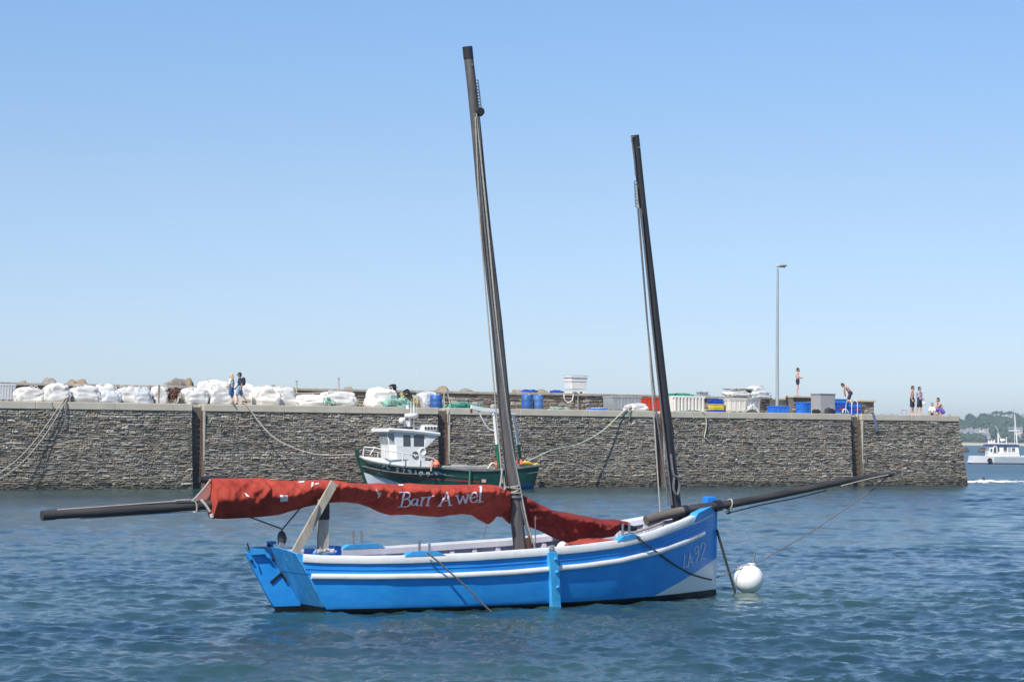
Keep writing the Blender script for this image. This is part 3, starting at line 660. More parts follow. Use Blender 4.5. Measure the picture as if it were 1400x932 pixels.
tc = N.new('ShaderNodeTexCoord'); nz = N.new('ShaderNodeTexNoise'); nz.inputs['Scale'].default_value = 2.6; nz.inputs['Detail'].default_value = 7; nz.inputs['Roughness'].default_value = .65; L.new(tc.outputs['Object'], nz.inputs[0])
cr = N.new('ShaderNodeValToRGB'); cr.color_ramp.elements[0].position = .32; cr.color_ramp.elements[1].position = .72; cr.color_ramp.elements[0].color = (.285, .037, .025, 1); cr.color_ramp.elements[1].color = (.44, .069, .044, 1); L.new(nz.outputs[0], cr.inputs[0])
n2 = N.new('ShaderNodeTexNoise'); n2.inputs['Scale'].default_value = 9; n2.inputs['Detail'].default_value = 4; n2.inputs['Roughness'].default_value = .6; L.new(tc.outputs['Object'], n2.inputs[0])
mr = N.new('ShaderNodeMapRange'); mr.inputs['From Min'].default_value = .71; mr.inputs['From Max'].default_value = .75; L.new(n2.outputs[0], mr.inputs[0])
L.new(mixc(mr.outputs[0], cr.outputs[0], (.62, .50, .50)), b.inputs['Base Color'])
n3 = N.new('ShaderNodeTexNoise'); n3.inputs['Scale'].default_value = 6; n3.inputs['Detail'].default_value = 5; bp = N.new('ShaderNodeBump'); bp.inputs['Strength'].default_value = .45; bp.inputs['Distance'].default_value = .04
m3 = N.new('ShaderNodeMapping'); m3.inputs['Scale'].default_value = (1.4, 1, .8); m3.inputs['Rotation'].default_value = (0, R(35), 0); L.new(tc.outputs['Object'], m3.inputs[0]); L.new(m3.outputs[0], n3.inputs[0]); L.new(n3.outputs[0], bp.inputs['Height']); L.new(bp.outputs[0], b.inputs['Normal'])

TOPX = [288, 330, 345, 356, 366, 385, 400, 420, 438, 460, 480, 500, 520, 540, 560, 575, 590, 600, 625, 645, 668, 682, 692, 705, 717, 735, 752, 770, 790, 805, 819, 840, 853]
TOPY = [653.5, 653.5, 653.5, 652.5, 654, 656.5, 657, 656, 655, 656.5, 660, 661, 660, 662, 660, 661.5, 662, 662.5, 662.5, 662, 662, 664, 668, 673, 680, 689, 697.5, 699.5, 703.5, 706, 709, 709.5, 712]
BOTX = [288, 310, 355, 380, 400, 420, 445, 470, 490, 505, 520, 535, 560, 575, 600, 615, 630, 646, 655, 667, 678, 688, 697, 712, 719, 740, 762, 779, 795, 807, 825, 838, 853]
BOTY = [708.5, 709, 706.5, 703.5, 697.5, 692, 687, 686, 688, 693, 700.5, 704, 703, 705, 706.5, 704, 702.5, 703.5, 710, 716.5, 705.5, 707, 715.5, 716, 718, 726, 737, 742, 741, 738, 735, 733, 718]
def sail_mesh(pxs, yof, thk, name, seed, endcap=True, M=None):
    q = MB(); NR = 72; rings = []
    for px in pxs:
        yt, yb = ip(px, TOPX, TOPY), ip(px, BOTX, BOTY); yo = yof(px)
        a, c = mp(px, yt, yo), mp(px, yb, yo); h = a.z - c.z; t = thk(px, h); ring = []
        for j in range(NR):
            ph = 2 * PI * j / NR; k = (1 - math.cos(ph)) / 2; sd = math.sin(ph)
            km = ip(px, [288, 380, 450, 560, 700, 850], [.52, .46, .30, .26, .24, .28]); prof = (math.sin(PI / 2 * min(1, k / km)) ** .55 if k < km else 1 - .93 * ((k - km) / (1 - km)) ** 1.15) if 0 < k < 1 else 0
            y = -math.copysign(1, sd) * prof * t
            f1 = noise.noise(V(a.x * 2.6 + (a.z - k * h) * 2.2, k * 1.3, seed + (3 if sd > 0 else 9)))
            f2 = noise.noise(V(a.x * 7 - k * h * 5, k * 2.2, seed + 21)); f3 = noise.noise(V(a.x * 13 + k * h * 4, k * 3, seed + 5))
            rg = 1 - 2 * abs(noise.noise(V(a.x * 2.1 - k * h * 2.6, k * .7, seed + 33)))
            rg2 = (1 - 2 * abs(noise.noise(V(a.x * 3.6 + k * h * 4.2, k * 1.1 - a.x * .6, seed + 51)))) ** 3; rg3 = (1 - 2 * abs(noise.noise(V(a.x * 6.5 - k * h * 6.5, k * 1.6, seed + 71)))) ** 3
            pin = sum(math.exp(-((px - c0) / 13) ** 2) for c0 in (352, 446, 575, 688)); fan = math.sin((px + 30 * k) * .42) * pin * .6
            lf = ip(px, [290, 400, 470], [.55, .7, 1]); rg2 *= lf; rg3 *= lf; f1 *= ip(px, [290, 470], [.7, 1])
            amp = min(1, abs(sd) * 1.6)
            y -= math.copysign(1, sd) * amp * (.075 * f1 + .035 * f2 + .014 * f3 + .05 * rg + .045 * rg2 + .026 * rg3 + .03 * fan)
            ring.append(V(c.x + (a.x - c.x) * (1 - k) + .02 * f2, yo + y, c.z + h * (1 - k) + .012 * f2 * amp))
        rings.append(ring)
    q.loft(rings, caps=endcap)
    o = q.build(name, M or red_m, boat, ang=70); return o
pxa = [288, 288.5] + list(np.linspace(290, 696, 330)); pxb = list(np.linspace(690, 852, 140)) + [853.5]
sail = sail_mesh(pxa, lambda p: ip(p, [288, 440, 640, 690], [-.04, -.02, .0, .12]), lambda p, h: ip(p, [288, 300, 400, 470, 560, 640, 680, 697], [.22, .30, .33, .33, .37, .37, .28, .08]), 'furled_sail', 2.0)
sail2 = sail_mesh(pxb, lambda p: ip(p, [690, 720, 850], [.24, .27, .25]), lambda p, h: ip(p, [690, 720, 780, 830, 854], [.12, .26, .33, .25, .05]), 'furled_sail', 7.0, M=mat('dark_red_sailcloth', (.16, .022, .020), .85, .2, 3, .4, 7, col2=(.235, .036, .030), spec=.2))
q = MB(); q.blob(mp(812, 745, -.35), (.55, .28, .12), 8, .25, 2.0, 22, 12); q.build('spare_red_sail', mat('bright_red_cloth', (.34, .045, .028), .8, .2, 4, .4, 12), boat)
# pinkish luff flap and lashings by the boom jaws
q = MB(); q.prism([mp(288, 657, -.02), mp(288, 682, -.02), mp(268, 684, -.02), mp(277, 668, -.02)], (0, .02, 0)); q.build('sail_flap', mat('faded_pink_cloth', (.40, .20, .18), .85, .15, 6), sail, smooth=False)
line([(288, 655, -.1), (283, 662, -.1), (273, 674, -.1), (264, 683, -.1), (259, 683, -.1), (240, 684, -.1)], .016, rope_m, 'outhaul', bm_)
line([(262, 684, -.15), (268, 687, -.16), (269, 699, -.15), (264, 700, -.1)], .016, rope_m, 'outhaul_turn', bm_)
line([(275, 683, -.16), (281, 690, -.17), (287, 699, -.17)], .022, mat('white_rope', (.6, .58, .54), .9, .2, 25), 'clew_lashing', bm_)
line([(75, 702, -.06), (80, 696.5, -.07), (150, 691.5, -.07), (252, 684, -.09)], .012, rope_m, 'boom_line', bm_, sm=0)
line([(110, 708.5, -.06), (200, 702.5, -.07), (286, 697.5, -.09)], .010, drope_m, 'boom_line', bm_, sm=0)
q = MB(); q.tube([mp(288.5, 702, -.16), mp(290, 707, -.16)], .03, 8); q.build('clew_ring', mat('white_rope', (.6, .58, .54)), sail)
# lettering and patches laid on the cloth
sv = BVHTree.FromPolygons([v.co[:] for v in sail.data.vertices], [p.vertices[:] for p in sail.data.polygons])
def decal(q, poly_rows, bvh, off=.006):
    """strip of quads (rows of two picture points) laid on the surface found behind them"""
    rows = []
    for r in poly_rows:
        row = []
        for (px, py) in r:
            o, d = loc_ray(px, py); h = bvh.ray_cast(o, d)
            row.append(None if h[0] is None else h[0] + (h[1] if h[1].dot(d) < 0 else -h[1]) * off - d * .01)
        rows.append(row)
    for a, b in zip(rows, rows[1:]):
        if None in a or None in b: continue
        for i in range(len(a) - 1): q.add([a[i], a[i + 1], b[i + 1], b[i]], [(0, 1, 2, 3)])
def stroke(q, pts, bvh, f, thick, thin, smooth_=True, off=.006):
    P = [V(x, y, 0) for x, y in pts]
    P = smoothline(P, 6) if smooth_ and len(P) > 2 else [P[0].lerp(P[-1], i / 10) for i in range(11)] if len(P) == 2 else [P[i].lerp(P[i + 1], k / 6) for i in range(len(P) - 1) for k in range(6)] + [P[-1]]
    rows = []
    for i, p in enumerate(P):
        t = (P[min(i + 1, len(P) - 1)] - P[max(i - 1, 0)]).normalized(); w_ = thin + (thick - thin) * abs(t.y) ** 1.3; n = V(-t.y, t.x, 0) * w_ / 2
        rows.append([f(*(p + n * e)[:2]) for e in (-1, 0, 1)])
    decal(q, rows, bvh, off)
f3 = lambda x, y: (540 + x / 4.2354, 640 + y / 4.2354)
lt_m = mat('pale_lettering', (.66, .60, .66), .8, .12, 6)
word = {'B': [[(52, 140), (36, 221)], [(24, 139), (62, 138), (84, 146), (80, 168), (46, 178)], [(46, 178), (78, 180), (88, 198), (72, 218), (14, 223)]],
 'a': [[(127, 178), (112, 175), (98, 188), (97, 206), (108, 212), (124, 200)], [(133, 174), (125, 205), (130, 213), (137, 210)]],
 'r': [[(163, 164), (150, 214)], [(154, 188), (168, 168), (184, 166)], [(140, 215), (160, 214)], [(150, 168), (164, 164)]],
 'r2': [[(200, 162), (187, 213)], [(192, 184), (206, 164), (226, 158)], [(177, 214), (200, 213)], [(188, 166), (202, 162)]],
 'A': [[(304, 138), (256, 216)], [(300, 138), (309, 170), (318, 212)], [(276, 186), (312, 184)], [(247, 217), (272, 215)], [(306, 213), (332, 210)]],
 'w': [[(357, 156), (373, 204)], [(373, 204), (395, 156)], [(393, 158), (408, 200)], [(408, 200), (424, 150)], [(346, 157), (368, 154)], [(412, 150), (434, 147)]],
 'e': [[(434, 172), (474, 160), (468, 141), (448, 144), (435, 168), (444, 193), (464, 192), (479, 178)]],
 'l': [[(499, 104), (490, 191)], [(487, 110), (500, 104)], [(479, 194), (510, 190)]]}
for ch, sts in word.items():
    q = MB()
    for s_ in sts: stroke(q, s_, sv, f3, 11, 4.8)
    q.build('letter', lt_m, sail, smooth=False, fix=False)
f2 = lambda x, y: (270 + x / 7.168, 640 + y / 7.168)
def patch(poly, f=f2):
    q = MB(); rows = []
    (x0, y0), (x1, y1), (x2, y2), (x3, y3) = poly
    for i in range(5):
        v = i / 4; rows.append([f(x0 + (x3 - x0) * v + ((x1 + (x2 - x1) * v) - (x0 + (x3 - x0) * v)) * u / 4, y0 + (y3 - y0) * v + ((y1 + (y2 - y1) * v) - (y0 + (y3 - y0) * v)) * u / 4) for u in range(5)])
    decal(q, rows, sv); q.build('sail_patch', mat('white_patch', (.66, .62, .64), .8, .15, 8), sail, smooth=False, fix=False)
patch([(808, 262), (882, 260), (886, 318), (812, 326)]); patch([(455, 240), (475, 245), (512, 280), (480, 278)])
patch([(1118, 140), (1138, 132), (1134, 172), (1112, 188)]); patch([(985, 132), (1050, 122), (1046, 138), (1000, 144)]); patch([(1150, 150), (1192, 142), (1186, 156), (1156, 160)])
f1c = lambda x, y: (330 + x / 4.235, 640 + y / 4.235)
patch([(778, 122), (792, 130), (806, 160), (796, 164)], f1c); patch([(802, 136), (812, 138), (794, 172), (788, 168)], f1c); patch([(905, 90), (940, 92), (938, 100), (912, 102)], f1c)
# registration on the bow
f4 = lambda x, y: (760 + x / 4.2375, 640 + y / 4.2375); hl_m = mat('hull_lettering', (.60, .67, .84), .5, .1, 6)
for sts in ([[(746, 498), (738, 574)], [(734, 574), (750, 570), (768, 560)]], [[(776, 490), (764, 578)], [(774, 490), (783, 530), (791, 566)], [(768, 545), (788, 538)]],
            [[(823, 476), (812, 496), (803, 486), (805, 464), (817, 450), (826, 466), (823, 504), (808, 540)]], [[(838, 462), (843, 438), (857, 431), (864, 446), (855, 480), (838, 532)], [(836, 531), (850, 520), (868, 524)]]):
    q = MB()
    for s_ in sts: stroke(q, s_, hullbvh, f4, 6.2, 5.2, off=.004)
    q.build('letter', hl_m, hull, smooth=False, fix=False)

# ------------------------------------------------------------------ mooring buoy and its chain
bc = hit(1023.5, 791, BO + V(0, 4.9, 0), V(0, 1, 0)); bsc = psc(bc)
buoy = thing('mooring_buoy', 'round white mooring buoy with short pick-up stick floating off the bow', 'buoy', (bc.x, bc.y, 0))
br = 20.3 / bsc; q = MB(); q.lathe([(.001, -br), (br * .35, -br * .94), (br * .7, -br * .74), (br * .93, -br * .38), (br, 0), (br * .95, br * .33), (br * .76, br * .66), (br * .45, br * .88), (.001, br * .93)], (0, 0, bc.z), 28)
q.build('float', mat('buoy_white', (.80, .79, .76), .45, .06, 4, .1, 8, col2=(.86, .86, .84)), buoy)
q = MB(); q.lathe([(.09, -.02), (.09, .03), (.05, .05), (.001, .05)], (.05, 0, bc.z + br * .9), 14); q.build('top_plate', mat('buoy_plate', (.55, .54, .52), .6), buoy)
q = MB(); q.tube([(.07, 0, bc.z + br * .9), (.10, 0, bc.z + br * .9 + .12), (.12, 0, bc.z + br * .9 + .26)], .018, 8); q.build('pick_up_stick', steel_m, buoy)
q = MB(); q.tube(smoothline([(-.22, -.06, bc.z + br * .80), (-.1, -.1, bc.z + br * .95), (.04, -.06, bc.z + br * .98)], 5), .014, 6); q.build('pick_up_line', mat('grey_lilac_rope', (.25, .24, .33), .9), buoy)
q = MB(); p0 = BO + BX * (mp(980, 724, -.05).x) + BY * -.05 + V(0, 0, mp(980, 724, -.05).z); p1 = V(bc.x - br * 1.02, bc.y - .12, -.12); p0b = hit(980, 724, p0, V(0, 1, 0)); p1b = hit(1004, 805, V(bc.x, bc.y - .2, 0), V(0, 1, 0))
q.tube([p0b, p0b.lerp(p1b, .5) - V(0, 0, .012), p1b, p1b + (p1b - p0b) * .25], .024, 8)
mesh_thing(q, 'mooring_rope', wrope_m, 'taut dark weedy mooring rope from the blue bow down beside the white buoy', 'rope')
# ------------------------------------------------------------------ green fishing boat lying along the quay
FT = -3.4                                         # distance of its centre line from the quay edge
s_bow, _ = qr(487, 622, FT)
FO = QP(s_bow, FT, 0)
def fp(cx, cy, yo=0.0):
    """enlarged-crop coordinates to the boat's own upright plane; x aft from the bow, y towards the quay"""
    s_, z = qr(480 + cx / 5.385, 550 + cy / 5.385, FT + yo); return V(s_ - s_bow, yo, z)
fish = thing('fishing_boat', 'dark green fishing boat with white wheelhouse moored along the stone quay', 'fishing boat', FO, QRZ)
FL = fp(1390, 470, -1.42).x
def fhb(x): return ip(x, [0, .4, 1.2, 2.5, 4.5, 7, 9.5, FL], [.05, .45, 1.0, 1.5, 1.72, 1.75, 1.6, 1.42])
def fwb(x): return ip(x, [0, .6, 1.5, 3, 5, 7.5, 10, FL], [.04, .18, .62, 1.2, 1.58, 1.62, 1.42, 1.2])
_sx, _sz = [], []
for cx, cy, yo in ((35, 387, 0), (120, 418, -.9), (200, 440, -1.2), (300, 458, -1.5), (400, 472, -1.6), (520, 478, -1.7), (640, 480, -1.7), (760, 490, -1.75), (880, 500, -1.75), (1000, 500, -1.7), (1130, 492, -1.6), (1260, 478, -1.5), (1385, 462, -1.4)):
    p = fp(cx, cy, yo); _sx.append(p.x); _sz.append(p.z)
def fz(x): return ip(x, _sx, _sz)
def fstem(z): return ip(z, [-.5, 0, .7, 1.3, 1.9, 2.2], [1.0, .75, .48, .27, .02, -.03])
def ftr(z): return FL - .28 * (1.4 - z) / 1.4
def fhp(u, v):
    z0 = -.5; top = fz(u * FL); z = z0 + v * (top - z0); x = fstem(z) + u * (ftr(z) - fstem(z)); g, q = fhb(u * FL), fwb(u * FL)
    if z < 0: y = q * max(0, 1 + z / .55) ** .5
    else: k = z / top; y = q + (g - q) * k ** .9
    return V(x, -max(y, .05), z)
green_m = bpy.data.materials.new('green_hull_paint'); green_m.use_nodes = True; N, L = green_m.node_tree.nodes, green_m.node_tree.links; b = N['Principled BSDF']; b.inputs['Roughness'].default_value = .38
tc = N.new('ShaderNodeTexCoord'); sp3 = N.new('ShaderNodeSeparateXYZ'); L.new(tc.outputs['Object'], sp3.inputs[0])
nz = N.new('ShaderNodeTexNoise'); nz.inputs['Scale'].default_value = 1.8; nz.inputs['Detail'].default_value = 6; L.new(tc.outputs['Object'], nz.inputs[0])
cr = N.new('ShaderNodeValToRGB'); cr.color_ramp.elements[0].position = .3; cr.color_ramp.elements[1].position = .75; cr.color_ramp.elements[0].color = (.004, .045, .034, 1); cr.color_ramp.elements[1].color = (.012, .085, .062, 1); L.new(nz.outputs[0], cr.inputs[0])
# white lower hull forward, blue boot aft, thin red line
pw0, pw1 = fp(90, 515), fp(420, 606, -1.4)
sl1 = (pw1.z - pw0.z) / (pw1.x - pw0.x)
whi = mathn('LESS_THAN', sp3.outputs['Z'], mathn('ADD', mathn('MULTIPLY', mathn('SUBTRACT', sp3.outputs['X'], pw0.x), sl1), pw0.z))
c1 = mixc(whi, cr.outputs[0], (.62, .66, .68))
pr0, pr1, pr2 = fp(130, 487, -.6), fp(520, 556, -1.6), fp(950, 585, -1.7)
rx = N.new('ShaderNodeFloatCurve') if False else None
sA, sB = (pr1.z - pr0.z) / (pr1.x - pr0.x), (pr2.z - pr1.z) / (pr2.x - pr1.x)
lA = mathn('ADD', mathn('MULTIPLY', mathn('SUBTRACT', sp3.outputs['X'], pr1.x), sA), pr1.z); lB = mathn('ADD', mathn('MULTIPLY', mathn('SUBTRACT', sp3.outputs['X'], pr1.x), sB), pr1.z)
redl = mathn('LESS_THAN', mathn('ABSOLUTE', mathn('SUBTRACT', sp3.outputs['Z'], mathn('MAXIMUM', lA, lB)), 0), .035)
redl = mathn('MULTIPLY', redl, mathn('MULTIPLY', mathn('GREATER_THAN', sp3.outputs['X'], pr0.x), mathn('LESS_THAN', sp3.outputs['X'], pr2.x)))
c2 = mixc(redl, c1, (.42, .05, .03))
blb = mathn('MULTIPLY', mathn('GREATER_THAN', sp3.outputs['X'], FL - 2.2), mathn('LESS_THAN', sp3.outputs['Z'], .30))
L.new(mixc(blb, c2, (.010, .065, .17)), b.inputs['Base Color'])
q = MB()
for sg in (1, -1): q.grid([[V(p.x, p.y * sg, p.z) for p in (fhp(i / 40, j / 14) for j in range(15))] for i in range(41)])
q.grid([[V(p.x, -p.y + 2 * p.y * k / 8, p.z) for k in range(9)] for p in (fhp(1, j / 14) for j in range(15))])
fh = q.build('hull', green_m, fish, ang=55)
bmx = bmesh.new(); bmx.from_mesh(fh.data); bmesh.ops.remove_doubles(bmx, verts=bmx.verts, dist=.003); bmesh.ops.recalc_face_normals(bmx, faces=bmx.faces); bmx.to_mesh(fh.data); bmx.free()
dgreen = mat('dark_green_paint', (.006, .06, .045), .45, .3, 4)
fwhite = mat('boat_white', (.76, .75, .72), .45, .08, 3, .1, 8)
q = MB(); q.loft([[V(fstem(z) - .07, -.07, z), V(fstem(z) - .07, .07, z), V(fstem(z) + .15, .07, z), V(fstem(z) + .15, -.07, z)] for z in np.linspace(-.5, fp(28, 345).z, 9)]); q.build('stem_post', dgreen, fish, ang=30)
for sg in (1, -1):
    q = MB(); q.loft([[V(x, sg * (fhb(x) - .06), fz(x) - .03), V(x, sg * (fhb(x) + .05), fz(x) - .05), V(x, sg * (fhb(x) + .05), fz(x) + .03), V(x, sg * (fhb(x) - .06), fz(x) + .05)] for x in np.linspace(.1, FL - .05, 40)])
    q.build('gunwale', mat('worn_gunwale', (.22, .22, .21), .7, .3, 3, col2=(.10, .12, .10)), fish, ang=40)
q = MB(); q.loft([[V(x, -fhb(x) + .05, fz(x) - .35), V(x, fhb(x) - .05, fz(x) - .35), V(x, fhb(x) - .05, fz(x) - .40), V(x, -fhb(x) + .05, fz(x) - .40)] for x in np.linspace(.3, FL - .1, 30)]); q.build('deck', mat('deck_grey', (.18, .19, .18), .8, .3, 3), fish, smooth=False)
# inner bulwark, aft
for sg in (1, -1):
    q = MB(); q.grid([[V(x, sg * (fhb(x) - .07), fz(x) - .36), V(x, sg * (fhb(x) - .07), fz(x) + .0)] for x in np.linspace(4, FL - .1, 20)]); q.build('inner_bulwark', mat('bulwark_grey', (.40, .42, .42), .7, .2, 3), fish)
# white raised bulwark forward
fx0, fx1 = fp(45, 372).x + .1, fp(655, 470, -1.6).x
def fbz(x): return ip(x, [fx0, fp(170, 350, -1.1).x, fp(300, 395, -1.5).x, fp(600, 420, -1.6).x, fx1], [fz(fx0) + .10, fz(1.2) + .36, fz(3.) + .48, fz(5.5) + .46, fz(fx1) + .03])
for sg in (1, -1):
    q = MB(); q.loft([[V(x, sg * (fhb(x) - .03), fz(x) + .04), V(x, sg * (fhb(x) - .03), fbz(x)), V(x, sg * (fhb(x) - .09), fbz(x)), V(x, sg * (fhb(x) - .09), fz(x) + .04)] for x in np.linspace(fx0, fx1, 24)])
    q.build('white_bulwark', fwhite, fish, ang=30)
    # hand rail
    P = [fp(88, 372, -.45), fp(97, 328, -.45), fp(170, 332, -1.0), fp(250, 350, -1.4), fp(380, 372, -1.6), fp(500, 392, -1.6), fp(600, 408, -1.6), fp(640, 440, -1.65), fp(648, 468, -1.65)]
    q = MB(); q.tube([V(p.x, p.y * -sg, p.z) for p in (P if sg < 0 else P[3:])], .032, 8); rl = q.build('hand_rail', fwhite, fish)
    for a_, c_ in (((172, 334), (140, 385)), ((252, 352), (245, 415)), ((380, 374), (378, 445)), ((505, 394), (505, 462))):
        if sg > 0 and a_[0] < 200: continue
        A_, B_ = fp(*a_, -1.4 if a_[0] < 300 else -1.6), fp(*c_, -1.4 if a_[0] < 300 else -1.6); q = MB(); q.tube([V(p.x, p.y * -sg, p.z) for p in (A_, B_)], .032, 8); q.build('stanchion', fwhite, rl)
# foredeck
q = MB(); q.loft([[V(x, -fhb(x) + .09, fz(x) + .05), V(x, fhb(x) - .09, fz(x) + .05), V(x, fhb(x) - .09, fz(x) + .0), V(x, -fhb(x) + .09, fz(x) + .0)] for x in np.linspace(.25, 4.0, 14)]); q.build('foredeck', mat('deck_grey', (.18, .19, .18)), fish, smooth=False)
# wheelhouse
W0, W1, WB = fp(300, 300, -1.0).x, fp(545, 300, -1.0).x, 1.0
zb, zt, zmid = fz(3.5), fp(400, 205, -1.0).z, fp(400, 320, -1.0).z
q = MB(); rings = []
for z, dx0, dx1, wy in ((zb, .12, -.0, WB), (zmid, .05, .0, WB), (zt, -.12, -.03, WB * .96)):
    rings.append([V(W0 + dx0 + .25, -wy, z), V(W1 + dx1, -wy, z), V(W1 + dx1, wy, z), V(W0 + dx0 + .25, wy, z), V(W0 + dx0, wy * .55, z), V(W0 + dx0, -wy * .55, z)])
q.loft(rings); wh = q.build('wheelhouse', fwhite, fish, smooth=False)
glass_m = mat('dark_window_glass', (.06, .065, .07), .12, .2, 2, spec=.8); pale_gl = mat('sunlit_window_glass', (.30, .32, .33), .15, .15, 2, spec=.8)  # second glass is a paler copy, sun on the panes put into its colour
def pane(name, P, M, parent, th=.03):
    q = MB(); P = [Vector(p) for p in P]; n = (P[1] - P[0]).cross(P[2] - P[0]).normalized()
    if n.y > 0 and abs(n.y) > .3 or n.x > 0 and abs(n.x) > .8: n = -n
    q.prism([p - n * .01 for p in P], n * th); return q.build(name, M, parent, smooth=False)
def wx(cx): return fp(cx, 270, -1.0).x
def wz_(cy, cx=420): return fp(cx, cy, -1.0).z
for c0_, c1_ in ((385, 438), (462, 538)):
    zl, zh = wz_(322), wz_(238); fr = (zh - zb) / (zt - zb)
    yl, yh = -WB, -WB * .972
    f_ = pane('window', [V(wx(c0_), yl - .002, zl), V(wx(c1_), yl - .002, zl), V(wx(c1_), yh - .002, zh), V(wx(c0_), yh - .002, zh)], glass_m, wh, .02)
# raked front windows (two panes seen on the slanted corner and front)
def frontp(a, z):
    k = (z - zmid) / (zt - zmid); x0, wy = W0 + .05 - .17 * k, WB * (1 - .04 * k); A_, B_ = V(x0 + .25, -wy, z), V(x0, -wy * .55, z); C_ = V(x0, wy * .55, z)
    return B_.lerp(A_, a) if a >= 0 else B_.lerp(C_, -a)
for a0, a1 in ((.12, .9), (-.48, -.04), (-.96, -.52)):
    zl, zh = wz_(306), wz_(228); pane('window', [frontp(a0, zl), frontp(a1, zl), frontp(a1, zh), frontp(a0, zh)], pale_gl, wh, .02)
for cx, cy, r_ in ((470, 385, .16), (525, 362, .19)):
    p = fp(cx, cy, -1.0); q = MB(); q.tube([V(p.x + r_ * math.cos(t), -1.03, p.z + r_ * math.sin(t)) for t in np.linspace(0, 2 * PI, 18)], .035, 6); q.build('door_arch', glass_m if r_ < .17 else fwhite, wh)
q = MB(); rz0, rz1 = fp(275, 196, -1.1), fp(655, 228, -1.1)
q.loft([[V(x, -1.12, z - .14), V(x, -1.16, z - .02), V(x, -1.05, z + .05), V(x, 1.05, z + .05), V(x, 1.16, z - .02), V(x, 1.12, z - .14)] for x, z in ((rz0.x, rz0.z), (rz0.x + .15, rz0.z + .01), ((rz0.x + rz1.x) / 2, (rz0.z + rz1.z) / 2 + .05), (rz1.x, rz1.z))]); roof = q.build('roof', fwhite, fish, ang=30)
for sg in (-1, 1):
    q = MB(); q.prism([V(*(p.x, sg * 1.02, p.z)) for p in (fp(548, 240, -1.0), fp(652, 240, -1.0), fp(600, 285, -1.0), fp(560, 325, -1.0), fp(540, 335, -1.0))], (0, .04 * -sg, 0)); q.build('roof_bracket', fwhite, roof, smooth=False)
q = MB(); a_, c_ = fp(515, 210, -.4), fp(632, 168, -.4); q.box(((a_.x + c_.x) / 2, -.3, (a_.z + c_.z) / 2), (c_.x - a_.x, .8, c_.z - a_.z), bev=.06, taper=.93); ft = q.build('roof_locker', fwhite, roof, ang=40)
for k in range(5): q = MB(); q.box((a_.x + .12 + k * .19, -.72, (a_.z + c_.z) / 2 + .0), (.12, .03, .2)); q.build('vent', mat('vent_dark', (.07, .075, .08), .5), ft)
# mast, radar, lamps, aerials
q = MB(); a_ = fp(412, 195, -.2); c_ = fp(412, 108, -.2)
for dx in (-.16, .14): q.tube([(a_.x + dx, -.2, a_.z), (c_.x + dx, -.2, c_.z)], .05, 8)
q.box((a_.x, -.2, (a_.z + c_.z) / 2 - .05), (.34, .06, .3)); rm = q.build('radar_mast', fwhite, fish)
q = MB(); q.lathe([(.001, 0), (.36, 0), (.40, .05), (.40, .14), (.34, .20), (.001, .22)], (fp(432, 100).x, -.2, c_.z), 20); q.build('radar_dome', fwhite, rm, ang=40)
q = MB(); p = fp(372, 132, -.3); q.blob(p, (.17, .17, .17), 1, 0, nu=14, nv=10); q.build('white_dome', fwhite, rm)
q = MB(); q.tube([(fp(374, 150).x, -.3, p.z - .1), (fp(374, 200).x, -.3, rz0.z)], .03, 6); q.build('dome_stalk', fwhite, rm)
q = MB(); p = fp(412, 193, -.6); q.box(p, (.62, .4, .22), bev=.05); q.build('black_roof_box', blk_m, roof)
q = MB(); p = fp(330, 178, -.5); q.box(p, (.10, .1, .28), bev=.02); q.box(p + V(0, 0, -.1), (.24, .14, .1), bev=.02); q.build('search_light', blk_m, roof)
for cx, y0, y1, r_ in ((440, 200, -10, .022), (462, 200, 10, .03), (458, 60, -45, .015), (484, 90, -240, .009)):
    q = MB(); q.tube([fp(cx, y0, -.1), fp(cx + (1 if r_ > .02 else 6), y1, -.1)], r_, 6); q.build('aerial', fwhite, rm)
q = MB(); p0, p1, p2, p3 = fp(402, 22, -.1), fp(432, 14, -.1), fp(434, 40, -.1), fp(406, 50, -.1)
q.grid([[p0.lerp(p1, u / 4) + V(0, .05 * math.sin(u * 1.7), 0), p3.lerp(p2, u / 4) + V(0, .06 * math.sin(u * 1.7 + 1), 0)] for u in range(5)]); fl = q.build('flag', mat('white_flag', (.7, .72, .76), .8), rm)
q = MB(); q.grid([[p0.lerp(p1, .6 + u / 10) + V(0, -.03 + .05 * math.sin(u), -.03), p3.lerp(p2, .6 + u / 10) + V(0, -.03 + .05 * math.sin(u), .03)] for u in range(4)]); q.build('flag_blue_field', mat('flag_blue', (.05, .10, .35), .8), fl)
# gallows over the stern
for sg in (-1, 1):
    q = MB(); A_, B_ = (fp(1050, 80, -1.2), fp(1085, 440, -1.2)) if sg < 0 else (fp(1195, 90, 1.2), fp(1250, 440, 1.2))
    q.tube([A_, A_.lerp(B_, .64)], .085, 10); q.build('gallows_post', fwhite, fish)
    q = MB(); q.tube([A_.lerp(B_, .63), A_.lerp(B_, 1.1)], .10, 10); q.build('gallows_foot', mat('bright_green_paint', (.01, .13, .07), .5, .2, 5), fish)
q = MB(); q.tube([fp(1040, 82, -1.25), fp(1205, 92, 1.25)], .09, 10); q.build('gallows_beam', fwhite, fish)
q = MB(); q.loft([[p + V(0, -.1, -.1), p + V(0, .1, -.1), p + V(0, .1, .12), p + V(0, -.1, .12)] for p in (fp(885, 34, -1.2), fp(960, 52, -1.2), fp(1090, 62, -1.2))]); dv = q.build('davit_arm', fwhite, fish, ang=30)
q = MB(); q.tube(smoothline([fp(935, 56, -1.2), fp(975, 140, -1.2), fp(1015, 195, -1.2), fp(1056, 210, -1.2)], 5), .04, 8); q.build('davit_brace', fwhite, dv)
